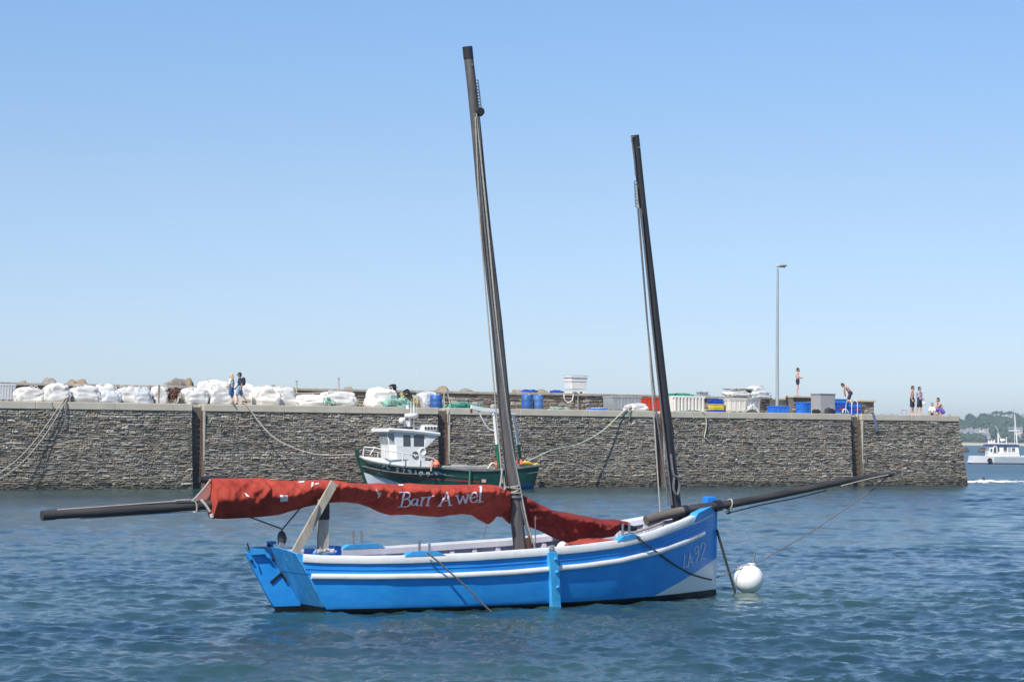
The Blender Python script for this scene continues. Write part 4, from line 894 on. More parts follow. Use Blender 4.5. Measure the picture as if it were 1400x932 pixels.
q = MB(); q.box(fp(885, 62, -1.2), (.1, .1, .25)); q.build('davit_hook', rust_m, dv)
q = MB(); q.box(fp(1045, 28, -1.1), (.3, .25, .22), bev=.06); q.build('deck_lamp', mat('lamp_grey', (.45, .42, .4), .5), dv)
org = mat('orange_float', (.75, .19, .10), .5, .12, 5)
for cx, cy, yo, r_ in ((628, 455, -1.8, .20), (1080, 455, -1.0, .24), (1240, 452, .9, .26)):
    p = fp(cx, cy, yo); q = MB(); q.lathe([(.001, -r_ * 1.15), (r_ * .7, -r_ * .8), (r_, 0), (r_ * .72, r_ * .75), (r_ * .25, r_ * 1.15), (r_ * .12, r_ * 1.3), (.001, r_ * 1.32)], p, 16)
    tag(q.build('buoy_fender', org, fish), None)
q = MB(); q.tube([fp(597, 420, -1.75), fp(588, 505, -1.8)], .045, 8); q.build('pink_stick', mat('pink_paint', (.62, .33, .28), .6), fish)
q = MB()
for a_, c_, r_ in (((1265, 440), (1345, 462), .10), ((1340, 460), (1388, 462), .08)): q.tube(smoothline([fp(*a_, -.9), fp((a_[0] + c_[0]) / 2, (a_[1] + c_[1]) / 2 - 6, -.95), fp(*c_, -.9)], 4), [r_ * .6] + [r_] * 7 + [r_ * .5], 8)
q.build('yellow_oilskins', mat('yellow_oilskin', (.72, .42, .03), .5, .15, 6), fish)
q = MB(); q.box(fp(977, 577, -1.72), (.26, .04, .18)); q.build('pink_plate', mat('pink_plate', (.70, .42, .36), .6), fish, smooth=False)
q = MB(); q.tube([fp(876, 492, -1.82), fp(872, 602, -1.72)], .06, 8); q.build('hanging_net_line', mat('green_rope', (.06, .20, .13), .9, .3, 10), fish)
line_f = lambda pts, r_, M, nm: [q := MB(), q.tube(smoothline([fp(*p) for p in pts], 4), r_, 6), q.build(nm, M, fish)]
line_f([(1245, 310, 1.2), (1310, 385, .8), (1385, 455, .3)], .02, wrope_m, 'stern_stay'); line_f([(1100, 310, -1.2), (1060, 330, -1.3), (1030, 318, -1.3)], .02, mat('green_rope', ()), 'net_line')
line_f([(1035, 330, -1.2), (1060, 350, -1.2), (1045, 395, -1.2), (1070, 430, -1.2)], .025, mat('brown_net', (.30, .20, .14), .9, .3, 10), 'hauled_net')
q = MB(); q.box(fp(830, 478, 0), (3.2, 1.2, .22), bev=.03); q.box(fp(780, 474, .4), (1.0, .7, .3), bev=.03); q.build('fish_hatch', mat('hatch_grey', (.35, .34, .31), .7, .2, 4), fish, ang=40)
q = MB(); p = fp(1040, 462, -1.0); q.tube(smoothline([p + V(-.3, 0, -.2), p + V(-.05, 0, .1), p + V(.2, 0, .05), p + V(.3, 0, -.2)], 5), .06, 6); q.build('bent_pipe', mat('cream_paint', (.6, .55, .42), .6), fish)
for k, (cx, cy) in enumerate(((1100, 470), (1160, 475), (1200, 470))):
    q = MB(); q.box(fp(cx, cy, .3), (.5, .5, .3), bev=.03); q.build('fish_box', mat('fish_box_grey', (.25, .26, .27), .6, .2, 5), fish, ang=40)
# registration
fhv = BVHTree.FromPolygons([v.co[:] for v in fh.data.vertices], [p.vertices[:] for p in fh.data.polygons])
def floc(px, py):
    d = ray(px, py); o = C0 - FO; return V(o.dot(QU), o.dot(QV), o.z), V(d.dot(QU), d.dot(QV), d.z).normalized()
_lr = loc_ray; loc_ray = floc
f7 = lambda x, y: (480 + x / 5.385, 550 + y / 5.385); gl_m = mat('white_registration', (.74, .74, .68), .6, .06, 6)
for sts in ([[(236, 478), (232, 454)], [(232, 455), (246, 456), (248, 466), (236, 468)]], [[(266, 460), (268, 484)], [(268, 484), (286, 488)]],
            [[(330, 480), (350, 482), (332, 504)], [(332, 504), (352, 507)]], [[(374, 486), (396, 489), (382, 513)]], [[(440, 500), (422, 506), (420, 494), (438, 494), (440, 512), (424, 520)]],
            [[(466, 504), (475, 500), (476, 530)]], [[(512, 506), (503, 516), (505, 534), (517, 538), (525, 526), (522, 510), (512, 506)]], [[(574, 520), (557, 528), (555, 514), (573, 514), (576, 532), (560, 542)]]):
    q = MB()
    for s_ in sts: stroke(q, s_, fhv, f7, 9.0, 8.0, False, off=.03)
    q.build('registration_character', gl_m, fh, smooth=False, fix=False)
loc_ray = _lr

# ------------------------------------------------------------------ white boat lying beyond the quay head, seen from its port quarter
WD = 300.0
wc = hit(1327, 634.5, V(0, WD, 0), V(0, 1, 0)); WO = V(wc.x, WD, 0)
def wp(cx, cy, y=0.0):
    p = hit(1300 + cx / 6.66, 540 + cy / 6.66, V(0, WD + y, 0), V(0, 1, 0)); return V(p.x - WO.x, y, p.z + .0)
wb_ = thing('motor_cruiser', 'white cabin boat with blue roof edge and tall mast anchored beyond the quay head', 'motor boat', WO)
ZS = wp(180, 640).z; WLn = 14.5
def whb(x): return ip(x, [0, 1, 4, 8, 11, 13, WLn], [1.35, 1.5, 1.75, 1.75, 1.3, .65, .06])
def wsz(x): return ip(x, [0, .4, 3, 6, 9.2, 12, WLn], [1.05, 1.06, 1.02, 1.05, 1.18, 1.45, 1.75])
q = MB()
for sg in (1, -1): q.grid([[V(.25 * (1 - j / 8) * -1 + x + (0.0 if x < WLn - 2 else (x - WLn + 2) / 2 * (j / 8 - 1) * .9), sg * whb(x) * (.82 + .18 * (j / 8)), -.3 + (wsz(x) + .3) * j / 8) for j in range(9)] for x in np.linspace(0, WLn, 30)])
q.grid([[V(-.25 * (1 - j / 8), whb(0) * (.82 + .18 * j / 8) * k, -.3 + (wsz(0) + .3) * j / 8) for k in (-1, -.5, 0, .5, 1)] for j in range(9)])
whm = bpy.data.materials.new('cruiser_paint'); whm.use_nodes = True; N, L = whm.node_tree.nodes, whm.node_tree.links; b = N['Principled BSDF']; b.inputs['Roughness'].default_value = .35
tc = N.new('ShaderNodeTexCoord'); s3 = N.new('ShaderNodeSeparateXYZ'); L.new(tc.outputs['Object'], s3.inputs[0]); nz = N.new('ShaderNodeTexNoise'); nz.inputs['Scale'].default_value = 1; L.new(tc.outputs['Object'], nz.inputs[0])
fwdm = mathn('MULTIPLY', mathn('GREATER_THAN', s3.outputs['X'], 2.9), mathn('LESS_THAN', s3.outputs['Z'], .92))
L.new(mixc(mathn('LESS_THAN', s3.outputs['Z'], .10), mixc(fwdm, mixc(nz.outputs[0], (.70, .70, .71), (.76, .76, .77)), (.42, .48, .53)), (.02, .03, .07)), b.inputs['Base Color'])
wh_ = q.build('hull', whm, wb_, ang=50)
q = MB(); q.loft([[V(x, -whb(x) + .04, wsz(x) - .12), V(x, whb(x) - .04, wsz(x) - .12), V(x, whb(x) - .04, wsz(x) - .2), V(x, -whb(x) + .04, wsz(x) - .2)] for x in np.linspace(0, 13.8, 20)]); q.build('deck', fwhite, wb_, smooth=False)
xa, xb = wp(320, 0).x, wp(592, 0).x; zc0, zc1 = 1.0, wp(450, 462).z
q = MB(); q.loft([[V(xa + .1, -1.2, zc0 - .15), V(xb + .25, -1.2, zc0 - .15), V(xb + .25, 1.2, zc0 - .15), V(xa + .1, 1.2, zc0 - .15)], [V(xa + .2, -1.15, zc1), V(xb, -1.15, zc1), V(xb, 1.15, zc1), V(xa + .2, 1.15, zc1)]]); cb = q.build('cabin', fwhite, wb_, smooth=False)
q = MB(); q.box(((xa + xb) / 2, 0, zc1 + .10), (xb - xa + .3, 2.7, .20), bev=.05); q.build('blue_roof_edge', mat('navy_canvas', (.03, .05, .20), .6, .2, 2), wb_, ang=40)
q = MB(); q.box(((xa + xb) / 2 - .1, 0, zc1 + .31), (xb - xa - .3, 2.3, .14), bev=.05); q.build('roof', fwhite, wb_, ang=40)
for c0_, c1_, y0, y1, M in ((343, 360, 486, 514, glass_m), (404, 424, 470, 512, glass_m), (462, 492, 470, 515, glass_m), (504, 528, 474, 516, pale_gl), (538, 566, 480, 514, glass_m)):
    a_, c_ = wp(c0_, y1), wp(c1_, y0); pane('window', [V(a_.x, -1.205, a_.z), V(c_.x, -1.205, a_.z), V(c_.x, -1.17, c_.z), V(a_.x, -1.17, c_.z)], M, cb, .03)
q = MB(); P = [wp(368, 525), wp(368, 490), wp(376, 468), wp(386, 462), wp(396, 468), wp(402, 490), wp(402, 525)]; q.tube([V(p.x, -1.24, p.z) for p in P], .09, 8); dr = q.build('door_frame', fwhite, cb); q = MB(); q.prism([V(p.x, -1.21, p.z) for p in P], (0, .03, 0)); q.build('door_pane', glass_m, dr, smooth=False)
q = MB()
for k in range(9): x = wp(430 + k * 17, 0).x; q.tube([(x, -1.5, 1.0), (x, -1.5, 1.75)], .02, 5)
q.tube([(wp(420, 0).x, -1.5, 1.75), (wp(600, 0).x, -1.5, 1.8)], .025, 5); q.tube([(wp(420, 0).x, -1.5, 1.4), (wp(600, 0).x, -1.5, 1.45)], .02, 5); q.build('side_rail', fwhite, wb_)
q = MB()
for k in range(7): x = wp(190 + k * 19, 0).x; q.tube([(x, -1.3, 1.0), (x, -1.3, 1.85)], .025, 5)
q.tube([(wp(186, 0).x, -1.3, 1.85), (wp(312, 0).x, -1.3, 1.85)], .03, 5); q.tube([(wp(186, 0).x, -1.3, 1.45), (wp(312, 0).x, -1.3, 1.45)], .022, 5); q.build('stern_rail', steel_m, wb_)
q = MB(); p = wp(330, 592); q.lathe([(.12, -.08), (.28, -.1), (.34, 0), (.28, .1), (.12, .08)], V(p.x, -1.72, p.z), 14, axis=(0, -1, 0)); q.build('tyre_fender', blk_m, wb_)
q = MB(); q.box((-.12, 0, .16), (.5, 2.2, .1), bev=.03); q.build('bathing_platform', fwhite, wb_)
q = MB(); q.tube([V(wp(582, 300).x, 0, zc1), V(wp(575, 20).x, 0, wp(575, 20).z)], [.07, .03], 8); q.build('mast', mat('alloy', (.5, .52, .55), .4, .1, 4), wb_)
q = MB(); q.tube([V(wp(610, 530).x, 0, 1.2), V(wp(583, 180).x, 0, wp(583, 180).z)], [.11, .04], 8); q.build('mast', fwhite, wb_)
q = MB(); q.tube([V(wp(560, 430).x, 0, zc1), V(wp(572, 130).x, 0, wp(572, 130).z)], .02, 5); q.build('stay', steel_m, wb_)
q = MB(); q.box(wp(575, 322), (1.5, .1, .12)); q.build('crosstree', fwhite, wb_)
q = MB(); q.tube([wp(432, 445), wp(430, 345)], .09, 6); q.tube([wp(432, 350), wp(470, 440)], .05, 6); q.tube([wp(436, 335), wp(402, 270)], .03, 5); q.tube([wp(505, 440), wp(508, 380)], .05, 6); q.build('aerial_frame', fwhite, wb_)
q = MB(); q.lathe([(.001, 0), (.38, .02), (.42, .15), (.3, .3), (.001, .32)], wp(472, 418), 14); q.build('radar_dome', fwhite, wb_)
for k in range(5): q = MB(); q.tube([wp(342 + k * 14, 445), wp(342 + k * 14, 408 + 6 * (k % 2))], .06, 6); q.build('rod_holder', fwhite, wb_)
q = MB(); q.loft([[V(x, -whb(x) * .6, wsz(x) - .1), V(x, whb(x) * .6, wsz(x) - .1), V(x, whb(x) * .5, wsz(x) + h), V(x, -whb(x) * .5, wsz(x) + h)] for x, h in ((9.4, .55), (11, .5), (13, .25), (13.8, 0))]); q.build('fore_cabin', fwhite, wb_, smooth=False)

# ------------------------------------------------------------------ far shore: hill, wood, beach, houses
HD = 2500.0
def hx(px): return hit(px, 600, V(0, HD, 0), V(0, 1, 0)).x
RX = [1180, 1250, 1300, 1320, 1340, 1362, 1385, 1410, 1450, 1500, 1600, 1750, 2000]
RY = [600, 582, 573, 570.5, 569, 567.5, 568.5, 568.5, 566, 565, 570, 580, 604]
xs_, zs_ = [], []
for a_, c_ in zip(RX, RY):
    p = hit(a_, c_ + 3.5, V(0, HD + 300, 0), V(0, 1, 0)); xs_.append(p.x); zs_.append(max(.5, p.z))
def hz(x, y):
    k = max(0, min(1, (y - HD) / 300)); r_ = ip(x, xs_, zs_); base = 3 + (r_ - 3) * (.10 * k + .90 * k ** .85)
    if y > HD + 300: base = 3 + (r_ - 3) * max(0, 1 - ((y - HD - 300) / 250) ** 2)
    return base + 1.2 * noise.noise(V(x * .012, y * .012, 4)) * min(1, k * 4)
q = MB(); rows = []
for y in np.linspace(HD, HD + 520, 30): rows.append([V(x, y, hz(x, y)) for x in np.linspace(hx(1180), hx(2000), 90)])
rows.insert(0, [V(p.x, p.y - 2, -2) for p in rows[0]]); q.grid(rows)
tag(q.build('hill', mat('hill_ground', (.05, .075, .035), .95, .4, .02, col2=(.16, .13, .07))), kind='structure')
q = MB(); q.grid([[V(x, HD - 14, -.6), V(x, HD - 2, 2.3), V(x, HD + 6, 3.6)] for x in np.linspace(hx(1180), hx(2000), 60)]); tag(q.build('beach', mat('beach_sand', (.55, .47, .33), .95, .1, .05)), kind='structure')
houses = []
rnd = random.Random(21); q = MB()
leaf_m = mat('far_wood_foliage', (.030, .060, .030), .9, .0, .035, col2=(.085, .115, .05))
hp = [(1318, 612 - 18), (1312, 592.5), (1317.5, 593), (1328, 592.8), (1325.5, 590), (1336.5, 591.5), (1348, 591), (1342, 593.5), (1348, 597.5), (1334, 569.5), (1351, 569.5), (1363, 570.5), (1380, 571.5), (1384, 589), (1373, 571.8), (1394, 590), (1400, 570), (1391, 596), (1408, 592), (1420, 590), (1398, 572), (1416, 571), (1362, 588.5), (1317, 573.5)]
hs = []
for (px, py) in hp[1:]:
    # where the sight line meets the slope
    best = None
    for y in np.linspace(HD + 3, HD + 299, 150):
        p = hit(px, py, V(0, y, 0), V(0, 1, 0)); e = p.z - 1.5 - hz(p.x, y)
        if best is None or abs(e) < best[0]: best = (abs(e), p.x, y)
    hs.append((best[1], best[2], px, py))
for i in range(2600):
    x = rnd.uniform(hx(1250), hx(1560)); y = HD + 6 + 300 * rnd.random() ** .8; z = hz(x, y)
    if any(abs(x - h[0]) < 7 and -34 < y - h[1] < 5 for h in hs): continue
    if noise.noise(V(x * .02, y * .03, 9)) > .34 and rnd.random() < .75: continue
    r_ = rnd.uniform(2.2, 4.6) * (1.25 if y > HD + 260 else 1)
    q.blob((x, y, z + r_ * .55), (r_, r_, r_ * rnd.uniform(.7, 1.15)), i, .55, 1.7, 9, 6)
tag(q.build('far_wood', leaf_m, smooth=False, fix=False), 'hazy wood covering the far hillside between the white houses', 'wood', kind='stuff')
whs = mat('house_wall', (.66, .63, .58), .8, .12, .3); rfs = mat('slate_roof', (.22, .22, .24), .8, .2, .5); rf2 = mat('light_roof', (.48, .40, .35), .8, .2, .5)
hl = {(1312, 592.5): 'left house of the pair at the quay edge', }
hlab = ['gabled white house nearest the quay corner on the far shore', 'second white house from the quay corner on the lower slope', 'white house with paired gables halfway up the slope', 'small white cottage above the paired gables', 'low white house left of the cabin boat aerial', 'slim white house beside the low one on the slope', 'small pale house below the slim white one',
 'big pale house just above the beach trees', 'white house on the skyline at the left of the ridge', 'large white villa on the ridge top', 'white house on the ridge right of the villa', 'long white house on the ridge left of the tall mast', 'long pale house level with the crosstree of the cabin boat', 'small white house on the ridge beside the long one', 'white house right of the cabin boat masts on mid slope', 'white house at the right picture edge on the ridge', 'pale house low on the slope behind the cabin boat mast']
fill = 0
for i, (x, y, px, py) in enumerate(hs):
    if i >= len(hlab): break
    big = 1.0 if i not in (7, 9, 11, 12) else 1.5
    r_ = thing('house', hlab[i], 'house', (x, y, hz(x, y) - .8), rnd.uniform(-.5, .2), 'houses on the far hillside')
    w_, d_, h_ = 7.0 * big * rnd.uniform(.8, 1.1), 5.5, rnd.uniform(3.6, 5.2)
    q = MB(); q.box((0, 0, h_ / 2), (w_, d_, h_)); q.prism([(-w_ / 2, -d_ / 2 + .01, h_), (-w_ / 2, d_ / 2 - .01, h_), (-w_ / 2, 0, h_ + 2.2)], (w_, 0, 0)); q.build('wall', whs, r_, smooth=False)
    q = MB(); 
    for sg in (-1, 1): q.prism([(-w_ / 2 - .3, sg * (d_ / 2 + .3), h_ - .2), (w_ / 2 + .3, sg * (d_ / 2 + .3), h_ - .2), (w_ / 2 + .3, 0, h_ + 2.35), (-w_ / 2 - .3, 0, h_ + 2.35)], (0, 0, .18))
    ro = q.build('roof', rfs if rnd.random() < .6 else rf2, r_, smooth=False)
    q = MB(); q.box((w_ * .32, 0, h_ + 2.3), (.8, .8, 1.8)); q.build('chimney', whs, ro, smooth=False)
    for k in (-.28, .1, .34): q = MB(); q.box((w_ * k, -d_ / 2 - .02, h_ * .55), (1.0, .08, 1.3)); q.build('window', glass_m, r_, smooth=False)
# rocks standing in the far water
for i, (px, py, w_, lb) in enumerate(((1317, 617.5, 1.3, 'low dark rock awash close to the quay corner in the far water'), (1343.5, 618.5, 1.2, 'low brown rock awash behind the stern of the cabin boat'))):
    p = hit(px, py, V(0, 0, 0), V(0, 0, 1)); q = MB(); q.blob((0, 0, .2), (w_ * p.y / 500 * 1.1, 1.2, .85 * p.y / 500), i + 3, .5, 1.3, 16, 10)
    mesh_thing(q, 'rock', mat('wet_rock', (.07, .055, .045), .8, .3, 1.5), lb, 'rock', (p.x, p.y, 0), group='rocks awash in the far water')
# haze between the viewer and the far shore
q = MB(); q.add([(-1700, -60, -3), (2600, -60, -3), (2600, 7000, -3), (-1700, 7000, -3), (-1700, -60, 62), (2600, -60, 62), (2600, 7000, 62), (-1700, 7000, 62)], [(3, 2, 1, 0), (4, 5, 6, 7), (0, 1, 5, 4), (1, 2, 6, 5), (2, 3, 7, 6), (3, 0, 4, 7)])
hzm = bpy.data.materials.new('haze_air'); hzm.use_nodes = True; N, L = hzm.node_tree.nodes, hzm.node_tree.links; N.remove(N['Principled BSDF']); pv = N.new('ShaderNodeVolumePrincipled'); pv.inputs['Color'].default_value = (.70, .85, 1, 1); pv.inputs['Density'].default_value = .00017; pv.inputs['Anisotropy'].default_value = .3
L.new(pv.outputs[0], N['Material Output'].inputs['Volume'])
tag(q.build('haze', hzm, smooth=False), kind='stuff')
# ------------------------------------------------------------------ gear stored on the quay
def qthing(name, label, cat, px, t, z=ZD, group=None, rz=0.0):
    s_ = qs(px, t); p = QP(s_, t, z); return thing(name, label, cat, p, QRZ + rz, group), psc(p)
def ql(px, t): return qs(px, t)                       # length along the quay seen at a picture column
bagw = mat('woven_bag_white', (.44, .43, .41), .75, .06, 2.2, .5, 12, col2=(.66, .65, .62)); bagc = mat('woven_bag_cream', (.66, .62, .55), .8, .08, 3, .35, 9, col2=(.76, .73, .67)); bagg = mat('woven_bag_grey', (.42, .44, .48), .8, .08, 3, .35, 9, col2=(.56, .58, .60))
strap_m = mat('bag_strap', (.55, .52, .46), .9, .1, 10)
def bag(label, px0, px1, pyt, t, seed, M=bagw, full=.9, tie=True, d=None, name='bulk_bag', cat='bulk bag', group='bulk bags stored along the quay', z=ZD):
    s0, s1 = ql(px0, t), ql(px1, t); w_ = (s1 - s0) * .98; s_ = (s0 + s1) / 2; p = QP(s_, t, z); h = (qr((px0 + px1) / 2, pyt, t)[1] - z) * .93; d = d or min(1.15, w_ * .9)
    root = thing(name, label, cat, p, QRZ, group); q = MB(); rings = []; NR, NA = 30, 48; rn = random.Random(seed); lean = rn.uniform(-.08, .08)
    for i in range(NR + 1):
        k = i / NR
        prof = [(.0, .90), (.05, .98), (.3, 1.02), (.6, 1.0), (.80, .96), (.90, .84), (.955, .60), (.985, .30), (1, .03)]
        r_ = ip(k, [a for a, _ in prof], [b_ for _, b_ in prof]); r_ = r_ * full + (1 - full) * (1 - k) ** .5 * 1.0
        ring = []
        for j in range(NA):
            a = 2 * PI * j / NA; c_, s2 = math.cos(a), math.sin(a); sq = .42 if k < .7 else .6
            x = math.copysign(abs(c_) ** sq, c_) * r_ * w_ / 2; y = math.copysign(abs(s2) ** sq, s2) * r_ * d / 2
            nn = noise.noise(V(c_ * 1.6, s2 * 1.6, k * 2.2 + seed * 3.1)); n2_ = noise.noise(V(c_ * 4, s2 * 4, k * 5 + seed * 1.7)); n3_ = (1 - 2.4 * abs(noise.noise(V(c_ * 2.2 + k * 1.5, s2 * 2.2 - k, seed * 2.3)))) 
            m_ = 1 + .17 * nn + .10 * n2_ + .11 * n3_ * (.35 + .65 * k)
            ring.append(V(x * m_ + lean * k * h, y * m_, max(0, h * (k + .13 * nn * k + .09 * n2_ * k * (1 if k > .6 else .3)))))
        rings.append(ring)
    q.loft(rings); q.build('sack', M, root, ang=80)
    if tie:
        for k in range(2):
            a = rn.uniform(0, 2 * PI); x, y = .34 * w_ * math.cos(a), -.22 * d; q = MB()
            q.tube(smoothline([V(x - .1, y, h * .86), V(x - .12, y - .03, h * 1.0), V(x + .02, y - .02, h * 1.1), V(x + .12, y - .03, h * .98), V(x + .1, y, h * .84)], 4), .025, 6); q.build('lifting_loop', strap_m, root)
    return root
bag('clean white bulk bag next to the grey bin at the left picture edge', 20, 58, 528, 1.7, 1, bagw)
bag('tall bulk bag with gathered neck beside the tied rope ends', 58, 93, 523.5, 1.3, 2, bagw)
bag('broad slumped white bulk bag right of the gathered one', 94, 135, 527, 1.6, 3, bagw)
bag('half-open bulk bag behind the broad slumped bag', 130, 160, 525, 3.0, 4, bagw)
bag('creased white bulk bag with a folded-over front', 136, 163, 532, 1.5, 5, bagg)
bag('crumpled white bulk bag with a torn top', 160, 188, 527, 2.2, 6, bagw)
bag('small square bulk bag with a grey right side', 182, 206, 528, 1.7, 7, bagg)
bag('narrow crumpled bag next to the rusty dredge frame', 208, 228, 527, 1.9, 8, bagw)
bag('square white bulk bag just left of the dredge frame gap', 250, 281, 529, 1.4, 9, bagw)
bag('cream bulk bag heaped behind two square ones', 270, 314, 519, 3.0, 10, bagc)
bag('square white bulk bag directly left of the walking couple', 283, 314, 527, 1.4, 11, bagw)
bag('white bulk bag directly behind the walking couple', 316, 346, 523, 2.9, 12, bagw)
bag('cream bulk bag with an open rim right of the walking man', 345, 380, 527, 1.6, 13, bagc)
bag('pale bulk bag with a drooping strap below a grey post', 374, 402, 528, 2.1, 14, bagw)
bag('flattened cream sack with green net on top left of the tall post', 402, 448, 539, 1.6, 15, bagc, d=1.5)
bag('flattened white sack with a pointed right end', 440, 484, 534, 2.4, 16, bagw, full=.75, d=1.5)
bag('rounded cream bag beside the heap of yellow and green net', 503, 537, 529, 1.8, 17, bagc)
bag('grey-white bag behind the single blue barrel', 573, 597, 534, 2.4, 18, bagg)
bag('small white sack by the rope on the quay edge in front of red crates', 857, 881, 551, .9, 19, bagw, tie=False, full=.8)
bag('large white sack lying on top of the parapet', 992, 1023, 530, TP + .4, 20, bagw, z=PZ + .45, d=1.1); 
bag('wide white sack under the large one on the parapet', 990, 1022, 533.5, TP + .4, 21, bagw, z=PZ, d=1.1, tie=False)
bag('tilted white sack on the parapet right of the stacked pair', 1022, 1041, 527, TP + .4, 22, bagw, z=PZ, d=1.0)
bag('grey-white sack slumped over the parapet end', 1024, 1050, 534, TP + .2, 23, bagg, z=PZ - .1, d=1.2, tie=False)

def panelbox(q, w_, d_, h_, wall=.04, taper=1.05):
    """open-topped tub, inside included"""
    o0 = [V(-w_ / 2, -d_ / 2, 0), V(w_ / 2, -d_ / 2, 0), V(w_ / 2, d_ / 2, 0), V(-w_ / 2, d_ / 2, 0)]
    o1 = [V(p.x * taper, p.y * taper, h_) for p in o0]; i1 = [V(p.x - math.copysign(wall, p.x), p.y - math.copysign(wall, p.y), h_) for p in o1]; i0 = [V(p.x * .92, p.y * .92, .06) for p in o0]
    q.loft([o0, o1, i1, i0])
def crate(label, px0, px1, pyt, t, M, name='crate', cat='crate', group=None, z=ZD, d=.75, ribs=5, rim=True, taper=1.05, rz=0.0, lidm=None, feet=False):
    s0, s1 = ql(px0, t), ql(px1, t); w_ = max(.15, (s1 - s0) - d * .0); s_ = (s0 + s1) / 2; p = QP(s_, t, z); h = qr((px0 + px1) / 2, pyt, t - d / 2)[1] - z
    # the left end of a box shows too, so the front is a little shorter than the picture span
    k = (d * QV).dot(V(1, 0, 0)) * -1 * 1.0; w_ = max(w_ * .55, w_ - d * .55)
    root = thing(name, label, cat, p, QRZ + rz, group); f0 = .1 if feet else 0
    q = MB(); panelbox(q, w_ / taper, d / taper, h - f0, taper=taper); o = q.build('tub', M, root, smooth=False); o.location = (0, 0, f0)
    if rim:
        q = MB(); zz = h - .05
        for sg in (-1, 1): q.box((0, sg * d / 2, zz), (w_ + .06, .05, .09), bev=.012); q.box((sg * w_ / 2, 0, zz), (.05, d - .05, .09), bev=.012)
        q.build('rim', M, root, ang=40)
    if ribs:
        for i in range(ribs):
            q = MB(); x = -w_ * .42 + w_ * .84 * i / max(1, ribs - 1); q.loft([[V(x * (1 - .05) - .04, -d / 2 / taper - .02, f0 + .05), V(x * .95 + .04, -d / 2 / taper - .02, f0 + .05), V(x * .95 + .04, -d / 2 / taper + .03, f0 + .05), V(x * .95 - .04, -d / 2 / taper + .03, f0 + .05)], [V(x - .04, -d / 2 - .025, h - .1), V(x + .04, -d / 2 - .025, h - .1), V(x + .04, -d / 2 + .03, h - .1), V(x - .04, -d / 2 + .03, h - .1)]]); q.build('rib', M, root, smooth=False)
        n_ = max(2, ribs - 2)
        for i in range(n_):
            q = MB(); y = -d * .38 + d * .76 * i / (n_ - 1); q.box((-w_ / 2 - .005, y, f0 + (h - f0) * .48), (.05, .07, (h - f0) * .8)); q.build('rib', M, root, smooth=False)
    if feet:
        for sx2 in (-1, 0, 1):
            q = MB(); q.box((sx2 * w_ * .4, 0, .05), (.16, d * .9, .1)); q.build('foot', M, root, smooth=False)
    if lidm:
        q = MB(); q.box((0, 0, h + .025), (w_ + .1, d + .1, .06), bev=.015); q.build('lid', lidm, root, ang=40)
    return root, w_, d, h
P_grey = mat('grey_plastic', (.30, .32, .34), .55, .12, 3); P_lgrey = mat('light_grey_plastic', (.52, .54, .56), .55, .1, 3); P_white = mat('white_plastic', (.68, .68, .66), .5, .08, 3); P_cream = mat('cream_plastic', (.66, .63, .56), .5, .08, 3)
P_blue = mat('blue_plastic', (.012, .07, .42), .45, .2, 4); P_blue2 = mat('bright_blue_plastic', (.02, .16, .60), .45, .2, 4); P_red = mat('red_plastic', (.55, .05, .025), .5, .15, 4); P_yel = mat('yellow_plastic', (.62, .50, .06), .5, .15, 4)
crate('grey ribbed fish bin at the left edge of the picture', -14, 25, 524.5, 3.2, P_lgrey, 'fish_bin', 'fish bin', d=1.1, ribs=6, feet=True)
crate('mid grey fish bin with a pale end left of the red crates', 825, 876, 541.5, 4.6, P_grey, 'fish_bin', 'fish bin', d=1.2, ribs=8, feet=True)
crate('open red crate with a slatted side behind the small white sack', 871, 905, 543.5, 4.6, P_red, 'fish_bin', 'fish bin', d=1.0, ribs=6, feet=True)
crate('pair of low dark boxes standing on the parapet', 953, 960, 535, TP + .4, P_grey, 'small_box', 'box', z=PZ, d=.4, ribs=0)
crate('small low box beside another on the parapet', 960.5, 967, 535.5, TP + .4, P_grey, 'small_box', 'box', z=PZ, d=.4, ribs=0)
r_, w_, d_, h_ = crate('white ribbed fish bin with cream end left of the chain', 985, 1019, 545.5, 3.2, P_cream, 'fish_bin', 'fish bin', d=1.1, ribs=4, feet=True, lidm=P_white)
crate('grey bin with white chain hung over its front', 1017, 1038, 545, 3.4, P_grey, 'fish_bin', 'fish bin', d=1.0, ribs=3, feet=True)
crate('bright blue crate standing at the foot of the lamp post', 1050, 1078, 554.5, 3.0, P_blue2, 'fish_crate', 'crate', d=.8, ribs=4)
r0_, w0, d0, h0 = crate('lower bright blue crate below the stone block', 1089, 1112, 556.5, 3.4, P_blue2, 'fish_crate', 'crate', d=.8, ribs=4)
crate('upper bright blue crate stacked below the stone block', 1089, 1112, 549.5, 3.4, P_blue2, 'fish_crate', 'crate', d=.8, ribs=4, z=ZD + h0 + .01)
